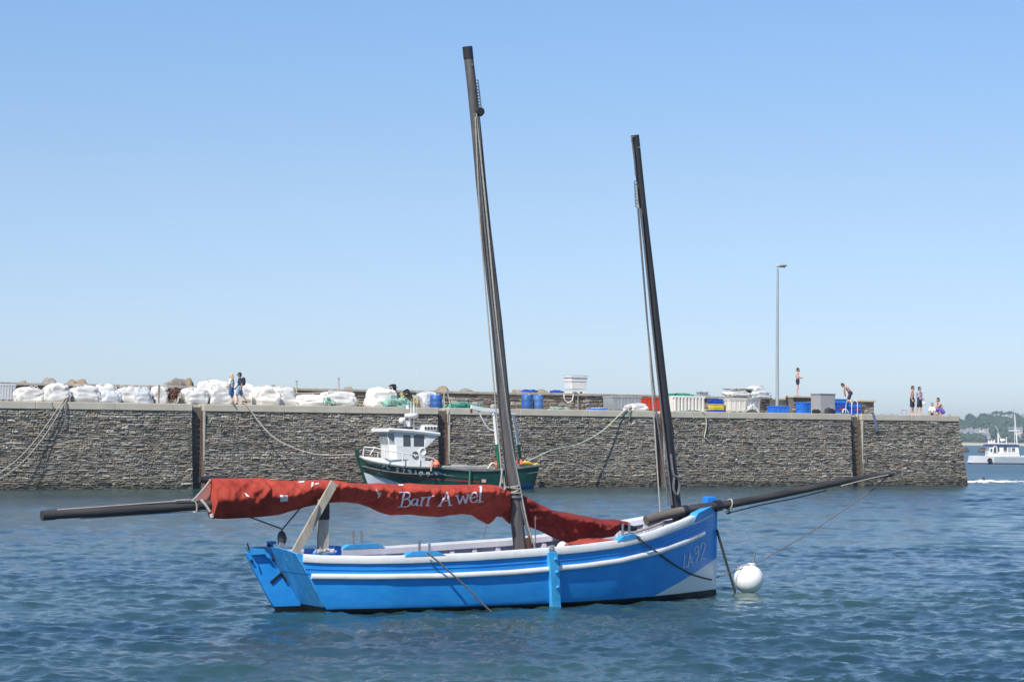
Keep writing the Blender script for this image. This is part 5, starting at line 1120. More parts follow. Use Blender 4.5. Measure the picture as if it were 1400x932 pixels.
# blue and yellow crates in a stack
zz = ZD
for i, (M, lb) in enumerate(((P_blue, 'dark blue crate at the bottom of the blue and yellow stack'), (P_yel, 'lower yellow crate in the blue and yellow stack'), (P_yel, 'upper yellow crate in the blue and yellow stack'), (P_blue, 'dark blue crate on the yellow ones in the stack'), (P_blue, 'topmost dark blue crate of the blue and yellow stack'))):
    r_ = crate(lb, 966, 990, 0, 3.2, M, 'fish_crate', 'crate', 'crates stacked on the quay', z=zz, d=.7, ribs=4) if False else None
    s_ = (ql(967, 3.2) + ql(990, 3.2)) / 2; root = thing('fish_crate', lb, 'crate', QP(s_ + rnd.uniform(-.04, .04), 3.2, zz), QRZ, 'crates stacked on the quay'); q = MB(); panelbox(q, .78, .6, .18, .03); q.build('tub', M, root, smooth=False)
    q = MB()
    for sg in (-1, 1): q.box((0, sg * .315, .165), (.86, .04, .05), bev=.01); q.box((sg * .41, 0, .165), (.04, .6, .05), bev=.01)
    q.build('rim', M, root, ang=40); zz += .178
# dark blue crates by the bathing ladder
for i, (px, t, lv, lb) in enumerate(((1147, 4.2, 0, 'bottom dark blue crate in the pile beside the grey cabinet'), (1147, 4.2, 1, 'second dark blue crate up in the pile beside the grey cabinet'), (1148, 4.2, 2, 'third dark blue crate up in the pile beside the grey cabinet'), (1146, 4.2, 3, 'topmost dark blue crate in the pile beside the grey cabinet'),
        (1166, 4.0, 0, 'bottom dark blue crate in the pile behind the ladder rails'), (1167, 4.0, 1, 'middle dark blue crate in the pile behind the ladder rails'), (1166, 4.0, 2, 'top dark blue crate in the pile behind the ladder rails'))):
    root = thing('fish_crate', lb, 'crate', QP(ql(px, t), t, ZD + lv * .265), QRZ + .05 * ((i * 7) % 3 - 1), 'crates stacked on the quay'); q = MB(); panelbox(q, .86, .62, .26, .03); q.build('tub', P_blue if i % 3 else P_blue2, root, smooth=False)
    q = MB()
    for sg in (-1, 1): q.box((0, sg * .325, .24), (.95, .04, .05), bev=.01); q.box((sg * .45, 0, .24), (.04, .62, .05), bev=.01)
    q.build('rim', P_blue, root, ang=40)
    if lv == 1: q = MB(); q.box((.05, -.33, .12), (.4, .02, .07)); q.build('red_label', P_red, root, smooth=False)
# grey cabinet
s0, s1 = ql(1111, 2.0), ql(1141, 2.0); root = thing('grey_cabinet', 'plain grey metal cabinet taller than the crates beside it', 'cabinet', QP((s0 + s1) / 2 + .1, 2.2, ZD), QRZ)
ch = qr(1126, 538.5, 1.6)[1] - ZD; cw = (s1 - s0) * .70; cm = mat('cabinet_grey', (.30, .30, .30), .6, .06, 2)
q = MB(); q.box((0, 0, ch / 2), (cw, 1.0, ch), bev=.02); q.build('body', cm, root, ang=40); q = MB(); q.box((0, 0, ch + .02), (cw + .1, 1.1, .06), bev=.015); q.build('top', mat('cabinet_top', (.36, .36, .35), .6, .06, 2), root, ang=40)
q = MB(); q.box((0, -.51, ch / 2), (cw * .9, .03, ch * .86), bev=.01); q.build('door', cm, root, ang=40)
for i, (px, w_, lb) in enumerate(((1115.5, .32, 'small black bag with a pale strap at the left foot of the grey cabinet'), (1134.5, .42, 'larger peaked black bag at the right foot of the grey cabinet'))):
    root = thing('black_bag', lb, 'bag', QP(ql(px, .8), .8, ZD), QRZ); q = MB(); q.blob((0, 0, .14), (w_, .22, .17 + .12 * i), 30 + i, .3, 1.5, 16, 10, flat=-.14); q.build('sack', mat('black_nylon', (.015, .016, .02), .7, .3, 8), root)
    q = MB(); q.tube(smoothline([(-.1, -.12, .24), (-.02, -.16, .40), (.08, -.12, .26)], 5), .015, 6); q.build('strap', P_lgrey, root)
# long white barrier with ribs
bs0, bs1 = ql(917, 1.5), ql(964.5, 1.5); root = thing('ribbed_barrier', 'long white plastic bin with deep vertical ribs right of the fore mast', 'fish bin', QP((bs0 + bs1) / 2, 2.0, ZD), QRZ)
bw_, bh = (bs1 - bs0) * .9, qr(940, 541, 1.5)[1] - ZD
q = MB(); panelbox(q, bw_, 1.1, bh, .05, 1.0); q.build('tub', P_cream, root, smooth=False)
for k in range(9):
    q = MB(); x = -bw_ / 2 + bw_ * (k + .5) / 9; q.box((x, -.6, bh * .47), (.17, .12, bh * .86), bev=.03); q.build('rib', P_cream, root, ang=40)
q = MB(); q.box((0, -.58, bh - .07), (bw_ + .08, .14, .14), bev=.02); q.build('rim', P_white, root, ang=40)
# white cube tub on top of the parapet
ts0, ts1 = ql(770, TP + .5), ql(803, TP + .5); root = thing('white_tub', 'big white tapered tub standing up on the parapet', 'tub', QP((ts0 + ts1) / 2, TP + .5, PZ), QRZ)
tw, th_ = (ts1 - ts0) * .72, qr(786, 513.5, TP)[1] - PZ
q = MB(); q.box((0, 0, th_ * .5 + .12), (tw * .84, .85, th_ - .28), taper=1.12, bev=.03); q.build('tub', P_white, root, ang=40)
q = MB(); q.box((0, 0, th_ - .06), (tw * 1.03, 1.08, .12), bev=.03); q.box((0, 0, th_ - .32), (tw * .96, .99, .06), bev=.02); q.build('rim', P_white, root, ang=40)
q = MB(); q.box((0, 0, th_ + .012), (tw * 1.0, 1.06, .03)); q.build('lid', P_grey, root, smooth=False)
for sx2 in (-1, 0, 1): q = MB(); q.box((sx2 * tw * .34, 0, .06), (.2, .8, .12), bev=.015); q.build('foot', P_cream, root, ang=40)
# drums
def drum(label, px, t, r_, h, M, opened=False, group='blue drums on the quay'):
    root = thing('blue_drum', label, 'drum', QP(ql(px, t), t, ZD), QRZ, group); q = MB()
    q.lathe([(.001, 0), (r_ * .93, 0), (r_, .05), (r_, h * .3), (r_ * 1.03, h * .33), (r_, h * .36), (r_, h * .66), (r_ * 1.03, h * .69), (r_, h * .72), (r_ * .98, h * .88), (r_ * .86, h * .97), (r_ * .8, h)] + ([(r_ * .7, h), (r_ * .72, h * .3), (.001, h * .3)] if opened else [(.001, h)]), n=22); q.build('body', M, root, ang=35)
    q = MB(); q.lathe([(r_ * .88, h * .93), (r_ * .92, h * .95), (r_ * .90, h * 1.0), (r_ * .8, h * 1.0)], n=22); q.build('rim', P_blue2, root)
    q = MB(); q.lathe([(.001, h), (.06, h), (.06, h + .05), (.001, h + .05)], (r_ * .45, 0, 0), 10); q.build('bung', P_white, root)
drum_m = mat('drum_blue', (.025, .10, .32), .45, .2, 4); drum_l = mat('drum_pale_blue', (.06, .15, .36), .5, .15, 4)
drum('dark blue drum, left of the pair right of the main mast', 720, 3.6, .34, .93, drum_m); drum('paler blue drum, right of the pair right of the main mast', 735.5, 3.6, .33, .93, drum_l)
drum('single blue barrel between the grey-white bag and green nets', 596, 1.6, .37, .78, drum_m, True)

# nets and ropes lying about: tangled strands
def tangle(name, label, cat, px0, px1, pyt, t, M, seed, nst=26, r_=.022, d=.9, z=ZD, mound=True):
    s0, s1 = ql(px0, t), ql(px1, t); w_ = s1 - s0; h = qr((px0 + px1) / 2, pyt, t)[1] - z; rn = random.Random(seed)
    root = thing(name, label, cat, QP((s0 + s1) / 2, t, z), QRZ); q = MB()
    for k in range(nst):
        pts = []; x = rn.uniform(-.45, .45) * w_; y = rn.uniform(-.4, .4) * d
        for i in range(7):
            e = max(0, 1 - (2 * x / w_) ** 2); zz = h * e * rn.uniform(.35, 1.0) * (1 - .5 * abs(y) / d); pts.append(V(x, y, max(r_, zz)))
            x = max(-.49 * w_, min(.49 * w_, x + rn.uniform(-.3, .3) * w_ * .6)); y = max(-.5 * d, min(.5 * d, y + rn.uniform(-.3, .3) * d))
        q.tube(smoothline(pts, 4), r_, 5)
    q.build('strands', M, root)
    if mound:
        q = MB(); q.blob((0, 0, h * .25), (w_ * .46, d * .42, h * .55), seed, .4, 1.8, 22, 10, flat=-h * .25); q.build('heap', M, root)
    return root
teal = mat('teal_net', (.04, .28, .21), .9, .35, 12, .5, 40); pgreen = mat('pale_green_net', (.22, .40, .32), .9, .3, 12, .5, 40); ynet = mat('straw_net', (.50, .44, .24), .9, .35, 12, .5, 40); bgreen = mat('bright_green_net', (.03, .32, .16), .9, .3, 10, .5, 40)
tangle('fishing_net', 'straw yellow net heap with black buckets above the fishing boat bow', 'fishing net', 534, 574, 533, 2.2, ynet, 1, 34)
tangle('fishing_net', 'pale green net lying in front of the straw yellow heap', 'fishing net', 522, 562, 541, 1.1, pgreen, 2, 30)
tangle('fishing_net', 'long teal net laid out right of the single blue barrel', 'fishing net', 603, 660, 549.5, 1.4, teal, 3, 44, d=1.1)
tangle('fishing_net', 'pale green net draped over the flattened cream sack', 'fishing net', 438, 458, 541, .9, pgreen, 4, 18, mound=False)
tangle('fishing_net', 'small scattered pale net on the deck below the parapet tub', 'fishing net', 750, 777, 556, 2.4, pgreen, 5, 18, d=.8, mound=False)
tangle('fishing_net', 'bright green net lying on top of the ribbed white bin', 'fishing net', 906, 950, 536.5, 2.2, bgreen, 6, 26, z=ZD + bh - .02, d=.9)
tangle('green_rope_pile', 'pale green rope piled along the foot of the ribbed white bin', 'rope', 926, 964, 559.5, .6, pgreen, 7, 18, .02, .5, mound=False)
tangle('chain_heap', 'white chain looped over the front of the grey bin', 'chain', 1018, 1038, 549, 2.75, P_white, 8, 14, .03, .3, mound=False)
tangle('dredge_gear', 'rusty chain dredge tangled with black netting between the bulk bags', 'dredge', 227, 251, 527, 1.8, mat('rust_chain', (.12, .05, .035), .9, .5, 12, .4, 30), 9, 34, .03, .8, mound=False)
tangle('rope_coil', 'pale coiled rope lying against the rusty dredge', 'rope', 240, 252, 534, 1.2, rope_m, 10, 16, .025, .5, mound=False)
tangle('grass_tuft', 'scrappy green twine beside the bathing ladder', 'twine', 1144, 1158, 563, .5, mat('olive_twine', (.16, .20, .08), .9, .3, 10), 11, 14, .015, .4, mound=False)
for i, (cx, cy, a_, lb) in enumerate(((536, 533, .4, 'black bucket tipped up on the straw yellow net'), (556, 540, .9, 'second black bucket half sunk in the straw yellow net'))):
    s_, z_ = qr(cx, cy, 2.0); root = thing('black_bucket', lb, 'bucket', QP(s_, 1.85, z_ - .05), QRZ); ax = V(-math.sin(a_), -.35, math.cos(a_)); q = MB()
    q.lathe([(.001, -.22), (.17, -.22), (.20, .0), (.23, .22), (.21, .22), (.17, -.15), (.001, -.16)], (0, 0, .1), 18, axis=ax); q.build('body', blk_m, root); q = MB(); q.tube([V(.24 * math.cos(t), -.05 - .1 * math.sin(t), .18 + .1 * math.sin(t)) for t in np.linspace(0, PI, 8)], .012, 5); q.build('handle', steel_m, root)
# blue scraps and rocks along the top of the parapet
for i, (px, w_, lb, M) in enumerate(((718, .28, 'small blue plastic scrap on the parapet', P_blue), (727, .42, 'larger blue plastic scrap beside the small one on the parapet', P_blue), (761, .45, 'flat blue scrap on the parapet left of the white tub', P_blue))):
    root = thing('blue_scrap', lb, 'plastic scrap', QP(ql(px, TP + .4), TP + .4, PZ), QRZ); q = MB(); q.blob((0, 0, .07), (w_, .25, .13), 50 + i, .5, 2.0, 14, 8, flat=-.06); q.build('body', M, root)
for i, (px, w_, lb) in enumerate(((820, .5, 'blue tray lying on the deck left of the grey fish bin'), (826, .3, 'small blue tray against the pale end of the grey fish bin'))):
    root = thing('blue_tray', lb, 'tray', QP(ql(px - 5, 2.2 - i * .4), 2.2 - i * .4, ZD), QRZ + .1 * i); q = MB(); panelbox(q, w_ * 2, .5, .13, .03); q.build('body', P_blue2, root, smooth=False); q = MB(); q.box((0, 0, .14), (w_ * 1.2, .3, .06), bev=.02); q.build('cloth', P_lgrey, root)
rock_m = mat('brown_rock', (.22, .15, .09), .9, .3, 1.5, .6, 8, col2=(.36, .27, .18)); rock_d = mat('grey_rock', (.20, .18, .155), .9, .3, 1.5, .6, 8, col2=(.30, .27, .23))
for i, (px, py, w_, h_, lb) in enumerate(((30, 519, .5, .6, 'small brown boulder top over the parapet at the far left'), (67, 515.5, .75, .7, 'brown boulder above the gathered-neck bag'), (98, 518, .5, .5, 'pale low boulder right of the brown one above the gathered bag'), (110, 517.5, .9, .6, 'wide pale boulder top above the slumped bag'), (240, 516, 1.5, 1.0, 'biggest orange brown boulder leaning over the parapet left of the couple'), (256, 516, .55, .8, 'dark brown boulder end beside the biggest one'), (287, 518, 1.0, .8, 'brown boulder behind the heaped cream bag'),
        (372, 525, .4, .5, 'tiny boulder tip right of the walking man'), (476, 528, .5, .5, 'dark low boulder beside the tall grey post'), (605, 527, .75, .6, 'brown boulder above the single blue barrel'), (636, 530.5, .9, .5, 'long pale boulder left of the main mast'), (707, 532, .5, .4, 'small red brown boulder right of the main mast'), (739, 531.5, .75, .5, 'tan boulder between the blue scraps and the white tub'), (968, 539, .6, .5, 'low brown boulder behind the small dark boxes'))):
    root = QP(ql(px, TP + 1.6), TP + 1.6, 0); z_ = qr(px, py, TP + 1.6)[1]; q = MB(); q.blob((0, 0, 0), (w_ * .55, .5, h_ * .7), i + 60, .38, 1.3, 18, 12); zm = max(v_[2] for v_ in q.v)
    mesh_thing(q, 'boulder', rock_m if i % 3 != 1 else rock_d, lb, 'boulder', root + V(0, 0, z_ - zm), QRZ, group='boulders of the breakwater behind the parapet', smooth=True, ang=30)
rk = MB()
rn = random.Random(8)
for k in range(140):
    s_ = rn.uniform(S0, SEND - 8); rk.blob(QP(s_, TP + 2.6 + rn.uniform(0, 2.5), 4.5 + rn.uniform(-.8, .2)), (rn.uniform(.6, 1.1), rn.uniform(.6, 1), rn.uniform(.5, .75)), k, .5, 1.1, 10, 7)
tag(rk.build('breakwater_rubble', rock_d, ang=30, fix=False), 'low rubble of the breakwater behind the parapet', 'rubble', kind='stuff')
# posts, poles
for i, (px, py, t, z0, lb) in enumerate(((405.5, 521, 4.5, ZD, 'short grey post with a cross pole between the white bags'), (463, 517, 5.0, ZD, 'slim grey post standing above the pointed flattened sack'))):
    s_, z_ = qr(px, py, t); root = thing('post', lb, 'post', QP(s_, t, ZD), QRZ); q = MB(); q.tube([(0, 0, 0), (0, 0, z_ - ZD)], .05, 8); q.build('upright', mat('grey_post', (.40, .36, .30), .8, .2, 3), root); q = MB(); q.lathe([(.07, 0), (.07, .06), (.001, .07)], (0, 0, z_ - ZD - .03), 10); q.build('cap', galv_m, root)
    if i == 0: q = MB(); q.tube([(-.2, -.05, z_ - ZD - .75), (2.6, -.05, z_ - ZD - .62)], .05, 8); q.build('cross_pole', wood_m, root)
root = thing('rusty_post', 'thin rusty post standing at the quay edge left of the dredge', 'post', QP(ql(217, 1.0), 1.0, ZD), QRZ); q = MB(); q.tube([(0, 0, 0), (0, 0, .95)], .035, 8); q.build('upright', rust_m, root); q = MB(); q.box((0, 0, .96), (.1, .1, .03)); q.build('cap', rust_m, root)
s_, z_ = qr(790, 536, TP - .12); root = thing('pipe', 'grey vertical pipe on the parapet face below the white tub', 'pipe', QP(s_, TP - .14, ZD), QRZ); q = MB(); q.tube([(0, 0, 0), (0, 0, z_ - ZD - .12), (-.05, 0, z_ - ZD - .04), (-.4, 0, z_ - ZD)], .035, 8); q.build('tube', galv_m, root); q = MB(); q.box((0, .04, .6), (.12, .06, .04)); q.build('bracket', galv_m, root)
def rope(label, pts, r_, M, name='mooring_rope', sm=6, n=6):
    q = MB(); q.tube(smoothline(pts, sm) if sm else pts, r_, n); return mesh_thing(q, name, M, label, 'rope')
def qpt(px, py, t): s_, z_ = qr(px, py, t); return QP(s_, t, z_)
rope('pale rope loop hanging from the parapet below the white tub', [qpt(771, 538, TP - .1), qpt(771.5, 545, TP - .15), qpt(776, 549.5, TP - .15), qpt(782, 547, TP - .15), qpt(784, 538, TP - .1)], .03, P_white, 'rope_loop')
rope('pale rope loop standing up beside the single blue barrel', [qpt(608, 556, 1.0), qpt(607, 540, 1.1), qpt(609.5, 535, 1.1), qpt(613, 541, 1.1), qpt(616, 556, 1.0)], .035, rope_m, 'rope_loop')
rope('upper of two slack tan ropes descending the quay wall at far left', [qpt(-8, 652, -1.1), qpt(30, 622, -.75), qpt(60, 586, -.4), qpt(86, 548, -.12), qpt(90, 546.5, .3)], .024, rope_m)
rope('lower of two slack tan ropes descending the quay wall at far left', [qpt(-8, 660, -1.4), qpt(30, 632, -.95), qpt(62, 594, -.45), qpt(89, 550, -.14), qpt(92, 546.5, .3)], .024, rope_m)
rope('short dark rope end hanging down the quay face by the two tan ropes', [qpt(91, 546.5, .1), qpt(91.5, 552, -.12), qpt(90, 566, -.16), qpt(88, 580, -.2), qpt(85, 584, -.2)], .03, drope_m)
rope('small pale rope hook hanging on the coping at far left', [qpt(71, 548, .0), qpt(70, 551, -.13), qpt(71.5, 555, -.14), qpt(74, 555.5, -.14)], .03, rope_m, 'rope_hook')
bowp = FO + QU * .1 + V(0, 0, fz(0) + .1)
rope('pale mooring rope sagging from the quay edge to the fishing boat bow', [qpt(331, 550.5, .3), qpt(337, 553, -.12), qpt(352, 574, -.5), qpt(376, 599, -1.2), qpt(410, 615, -2.0), qpt(445, 622, -2.8), bowp], .036, rope_m)
rope('short dark rope end on the coping left of the long mooring rope', [qpt(316, 550, .1), qpt(319, 552, -.11), qpt(323, 557, -.12)], .03, drope_m)
rope('pale green mooring rope rising from the fishing boat stern to the quay edge', [QP(s_bow + FL - .1, FT, 1.5), qpt(755, 615, -2.9), qpt(790, 607, -1.6), qpt(822, 590, -.8), qpt(848, 566, -.2), qpt(857, 559, -.1), qpt(862, 558, .4)], .036, mat('pale_green_rope', (.42, .46, .36), .9, .2, 20))
rope('wide green rope tail hanging from the quay edge left of the fore mast', [qpt(856, 560, .0), qpt(859, 562, -.12), qpt(861, 572, -.14), qpt(861.5, 563, -.13), qpt(866, 561, .0)], .03, mat('dull_green_rope', (.16, .24, .18), .9, .2, 20))
rope('pale green rope hanging down the quay face below the ribbed bin', [qpt(952, 560, .4), qpt(961, 562.5, -.10), qpt(965, 570, -.13), qpt(965.5, 584, -.16), qpt(963, 597, -.2), qpt(966, 599, -.2)], .036, mat('pale_green_rope', ()))
rope('pale hose running up the recess beside the fishing boat', [qpt(612.5, 556, .2), qpt(613, 562, -.12), qpt(612, 576, -.14), qpt(615, 580, -.14), qpt(618, 578, -.14)], .03, rope_m, 'hose')
q = MB(); a_, c_ = qpt(1194, 565.5, -.06), qpt(1199, 589, -.2); q.grid([[a_ - QU * .12, a_ + QU * .12], [a_.lerp(c_, .5) - QU * .1 - QV * .03, a_.lerp(c_, .5) + QU * .12 - QV * .03], [c_ - QU * .1, c_ + QU * .14]]); q.grid([[QP(qs(1194, .3) - .12, .4, ZD + .012), QP(qs(1194, .3) + .12, .4, ZD + .012)], [a_ - QU * .12, a_ + QU * .12]])
mesh_thing(q, 'blue_towel', mat('blue_grey_towel', (.10, .14, .22), .9, .2, 6), 'narrow blue towel hanging over the coping beside the bathing ladder', 'towel')
q = MB(); q.tube(smoothline([qpt(1152, 564, .3), qpt(1153, 560, .3), qpt(1157, 559.5, .3), qpt(1160, 564, .3)], 5), .04, 8); mesh_thing(q, 'mooring_ring', P_white, 'low white hoop on the coping left of the bathing ladder', 'hoop')
q = MB(); P = [qpt(1232.5, 566, .6), qpt(1232.5, 560.5, .6), qpt(1239.5, 560.5, .6), qpt(1239.5, 566, .6)]; q.tube(P, .025, 6); mesh_thing(q, 'low_rail', galv_m, 'low metal hoop rail left of the two standing boys', 'rail')
for i, (pa, pb_, w_, lb) in enumerate(((1200, 1228, .5, 'blue grey towel laid flat on the quay left of the hoop rail'), (1262, 1279, .6, 'blue grey towel spread under the sitting child'))):
    s0, s1 = qs(pa, .8), qs(pb_, .8); q = MB(); rows = [[QP(s0 + (s1 - s0) * k / 10, .5 + w_ * j / 3, ZD + .03 + .02 * noise.noise(V(k * .7, j, i))) for j in range(4)] for k in range(11)]; q.grid(rows); q.grid([[p - V(0, 0, .02) for p in r] for r in rows]); mesh_thing(q, 'towel', mat('blue_grey_towel', ()), lb, 'towel')
# mooring bollards at rope ends
for px, lb in ((91, 'squat iron bollard holding the two tan ropes'), (333, 'squat iron bollard holding the fishing boat bow rope'), (862, 'squat iron bollard holding the fishing boat stern rope')):
    root = thing('bollard', lb, 'bollard', QP(qs(px, .55), .55, ZD), QRZ); q = MB(); q.lathe([(.14, 0), (.14, .03), (.09, .05), (.085, .14), (.12, .18), (.11, .22), (.001, .23)], n=16); q.build('post', rust_m, root); q = MB(); q.lathe([(.18, 0), (.18, .02), (.001, .02)], n=16); q.build('base_plate', rust_m, root)
# lamp post
s_, zt = qr(1064, 362, 4.8); root = thing('lamp_post', 'tall grey lamp post with a single flat lamp head', 'street lamp', QP(qs(1062.5, 4.8, 556), 4.8, ZD), QRZ)
q = MB(); hh = zt - ZD; q.tube([(0, 0, 0), (0, 0, hh * .5), (.02, 0, hh - .25)], [.115, .095, .065], 14); q.build('pole', mat('lamp_post_grey', (.36, .40, .42), .5, .12, 2, metal=.3), root)
q = MB(); q.lathe([(.2, 0), (.2, .03), (.14, .05), (.14, .3), (.001, .3)], n=14); q.build('base_flange', galv_m, root)
q = MB(); q.loft([[V(x, y * w_, hh + zc + z * h_) for y, z in ((-1, 0), (-.8, .7), (0, 1), (.8, .7), (1, 0), (.7, -.8), (0, -1), (-.7, -.8))] for x, w_, h_, zc in ((-.12, .06, .06, -.12), (.0, .11, .10, -.07), (.25, .17, .13, -.03), (.55, .17, .11, -.02), (.72, .1, .05, -.03), (.76, .02, .02, -.03))]); lh = q.build('lamp_head', mat('lamp_head_grey', (.42, .44, .45), .4, .1, 4), root)
q = MB(); q.loft([[V(x, y * w_, hh - .12 + z * .05) for y, z in ((-1, 0), (0, -1), (1, 0), (0, .6))] for x, w_ in ((.1, .08), (.3, .13), (.5, .12), (.62, .05))]); q.build('lamp_lens', mat('lamp_lens', (.25, .26, .27), .15, .1, 3), lh)

# swimmer's wake beyond the quay head
SWC = hit(1346, 657.5, V(0, 0, 0), V(0, 0, 1))
q = MB(); rn = random.Random(2)
for k in range(200):
    u = rn.uniform(-1, 1) ; px = 1346 + (u * 24 if u < 0 else u * 60); p = hit(px, 658 + rn.gauss(0, .5) + .3 * math.sin(px * .12), V(0, 0, 0), V(0, 0, 1)); f_ = max(.25, 1 - abs(u)) ; r_ = rn.uniform(.025, .08) * (.5 + f_)
    q.blob((p.x, p.y, .0), (r_ * 2.4, r_, r_ * .4 * (1 + f_)), k, .5, 2, 8, 5)
tag(q.build('wake_foam', mat('foam_white', (.72, .76, .78), .9, .05, 4), fix=False), 'white streak of foam around the swimmer', 'foam', kind='stuff')
# ------------------------------------------------------------------ people
skin_m = mat('skin', (.52, .32, .23), .6, .08, 6, sss=.1); skin2_m = mat('tanned_skin', (.42, .23, .15), .6, .08, 6); pale_m = mat('fair_skin', (.62, .42, .33), .6, .08, 6)
hair_d = mat('dark_hair', (.025, .017, .012), .7, .3, 20); hair_b = mat('blond_hair', (.55, .40, .18), .7, .25, 20)
def ball(q, c, r_, n=8, sc=(1, 1, 1)):
    c = Vector(c); q.loft([[c + V(r_ * sc[0] * math.sin(PI * (i + .02) / (n + .04)) * math.cos(2 * PI * j / (n + 4)), r_ * sc[1] * math.sin(PI * (i + .02) / (n + .04)) * math.sin(2 * PI * j / (n + 4)), -r_ * sc[2] * math.cos(PI * (i + .02) / (n + .04))) for j in range(n + 4)] for i in range(n + 1)])
def cap(q, a, c, ra, rc):
    ball(q, a, ra); ball(q, c, rc); q.tube([a, c], [ra, rc], 12)
def fuse(q, name, M, parent, vox):
    me = bpy.data.meshes.new(name); me.from_pydata(q.v, [], q.f)
    bm = bmesh.new(); bm.from_mesh(me); bmesh.ops.recalc_face_normals(bm, faces=bm.faces); bm.to_mesh(me); bm.free()
    o = bpy.data.objects.new(name, me); COL.objects.link(o); mo = o.modifiers.new('fuse', 'REMESH'); mo.mode = 'VOXEL'; mo.voxel_size = vox; mo.use_smooth_shade = True
    ms = o.modifiers.new('soft', 'SMOOTH'); ms.iterations = 3; ms.factor = .5
    dg = bpy.context.evaluated_depsgraph_get(); me2 = bpy.data.meshes.new_from_object(o.evaluated_get(dg)); o.modifiers.clear(); o.data = me2; bpy.data.meshes.remove(me)
    me2.name = name; me2.materials.clear(); me2.materials.append(M); o.parent = parent; return o
BASE = dict(pel=(0, 0, .95), che=(0, 0, 1.26), nek=(0, 0, 1.46), hed=(.02, 0, 1.63),
    shL=(0, .18, 1.41), elL=(-.02, .22, 1.13), wrL=(.03, .22, .88), shR=(0, -.18, 1.41), elR=(-.02, -.22, 1.13), wrR=(.03, -.22, .88),
    hiL=(0, .09, .90), knL=(.01, .10, .49), anL=(-.02, .10, .08), toL=(.15, .12, .035), hiR=(0, -.09, .90), knR=(.01, -.10, .49), anR=(-.02, -.10, .08), toR=(.15, -.12, .035))
def person(label, px, t, hpx, yaw, pose, skin, hair, tops=(), cap_hair=1.0, z=ZD, loc=None, hgt=1.75, group=None, longhair=False, no_legs=False):
    base = loc if loc else QP(qs(px, t), t, z); sc = hpx / psc(base) / hgt
    root = thing('person', label, 'person', base, R(yaw), group); root.scale = (sc, sc, sc)
    J = {k: Vector(v) for k, v in {**BASE, **pose}.items()}
    up = (J['nek'] - J['pel']).normalized(); fwd = V(1, 0, 0); hd = J['hed']; hup = (hd - J['nek']).normalized()
    face = (V(1, 0, 0) - hup * hup.x); face = face.normalized() if face.length > .2 else V(0, 0, -1); lat = hup.cross(face)
    def torso(q, e=0):
        for s in (1, -1):
            o = lat0 * s
            cap(q, J['pel'] + o * .07, J['pel'].lerp(J['che'], .45) + o * .055, .112 + e, .098 + e); cap(q, J['pel'].lerp(J['che'], .45) + o * .055, J['che'] + o * .08, .098 + e, .112 + e)
            cap(q, J['che'] + o * .08, (J['shL'] + J['shR']) / 2 + o * .09, .112 + e, .075 + e)
        cap(q, J['shL'], J['shR'], .062 + e, .062 + e)
    lat0 = (J['shL'] - J['shR']).normalized()
    q = MB(); torso(q); cap(q, (J['shL'] + J['shR']) / 2, J['nek'], .062, .055); cap(q, J['nek'], hd - hup * .06, .052, .055)
    # head: skull, jaw, nose, ears
    ball(q, hd + hup * .025, .098, 10); cap(q, hd + hup * .0 + face * .02, hd - hup * .075 + face * .045, .08, .048)
    cap(q, hd + face * .095 + hup * .01, hd + face * .115 - hup * .022, .012, .016); cap(q, hd + face * .09 - hup * .055, hd + face * .088 - hup * .057 + lat * .001, .018, .018)
    for s in (1, -1): cap(q, hd + lat * s * .095 + hup * .015, hd + lat * s * .097 - hup * .02, .016, .012)
    for s in ('L', 'R'):
        cap(q, J['sh' + s], J['el' + s], .052, .041); cap(q, J['el' + s], J['wr' + s], .041, .029)
        d = (J['wr' + s] - J['el' + s]).normalized(); sd = (lat0 if s == 'L' else -lat0); pl = d.cross(sd); pl = pl.normalized() if pl.length > .1 else V(1, 0, 0)
        pc = J['wr' + s] + d * .055; cap(q, J['wr' + s], pc + pl * .018, .026, .026); cap(q, J['wr' + s], pc - pl * .018, .026, .026)
        for fi, ln in enumerate((.068, .08, .075, .058)):
            b0 = pc + d * .02 + pl * (-.03 + fi * .02); k_ = b0 + d * ln * .55 - sd * .008; cap(q, b0, k_, .0095, .009); cap(q, k_, k_ + d * ln * .42 - sd * .02, .009, .008)
        tb = J['wr' + s] + d * .03 - pl * .03; cap(q, tb, tb + (d - pl * .8).normalized() * .055, .012, .009)
        if not no_legs:
            cap(q, J['hi' + s], J['kn' + s], .086, .056); kn, an = J['kn' + s], J['an' + s]; mid = kn.lerp(an, .32); bk = (J['to' + s] - an); bk = V(bk.x, bk.y, 0).normalized(); cap(q, kn, mid - bk * .018, .054, .056); cap(q, mid - bk * .018, an, .056, .036)
            cap(q, an - bk * .035 - V(0, 0, .03), J['to' + s], .036, .03)
    fuse(q, 'body', skin, root, .0125)
    for s in (1, -1):
        q = MB(); ball(q, hd + face * .086 + lat * s * .034 + hup * .022, .012, 6); q.build('eye', mat('eye_dark', (.03, .02, .02), .3), root)
    q = MB()
    for i in range(4): ball(q, hd + hup * (.04 + .008 * i) - face * (.012 + .008 * i), .104 - .003 * i, 8)
    if longhair:
        cap(q, hd - face * .05, hd - face * .07 - hup * .16, .085, .07); 
        for s in (1, -1): cap(q, hd + lat * s * .06 - face * .02, hd + lat * s * .075 - hup * .12 - face * .02, .05, .04)
    else: cap(q, hd - face * .035, hd - face * .045 - hup * .045, .082, .065)
    # keep the face clear
    q.v = [tuple(Vector(p) - face * max(0, (Vector(p) - hd).dot(face) - .055) * (1 if (Vector(p) - hd).dot(hup) < .075 else .3)) for p in q.v]
    fuse(q, 'hair', hair, root, .014)
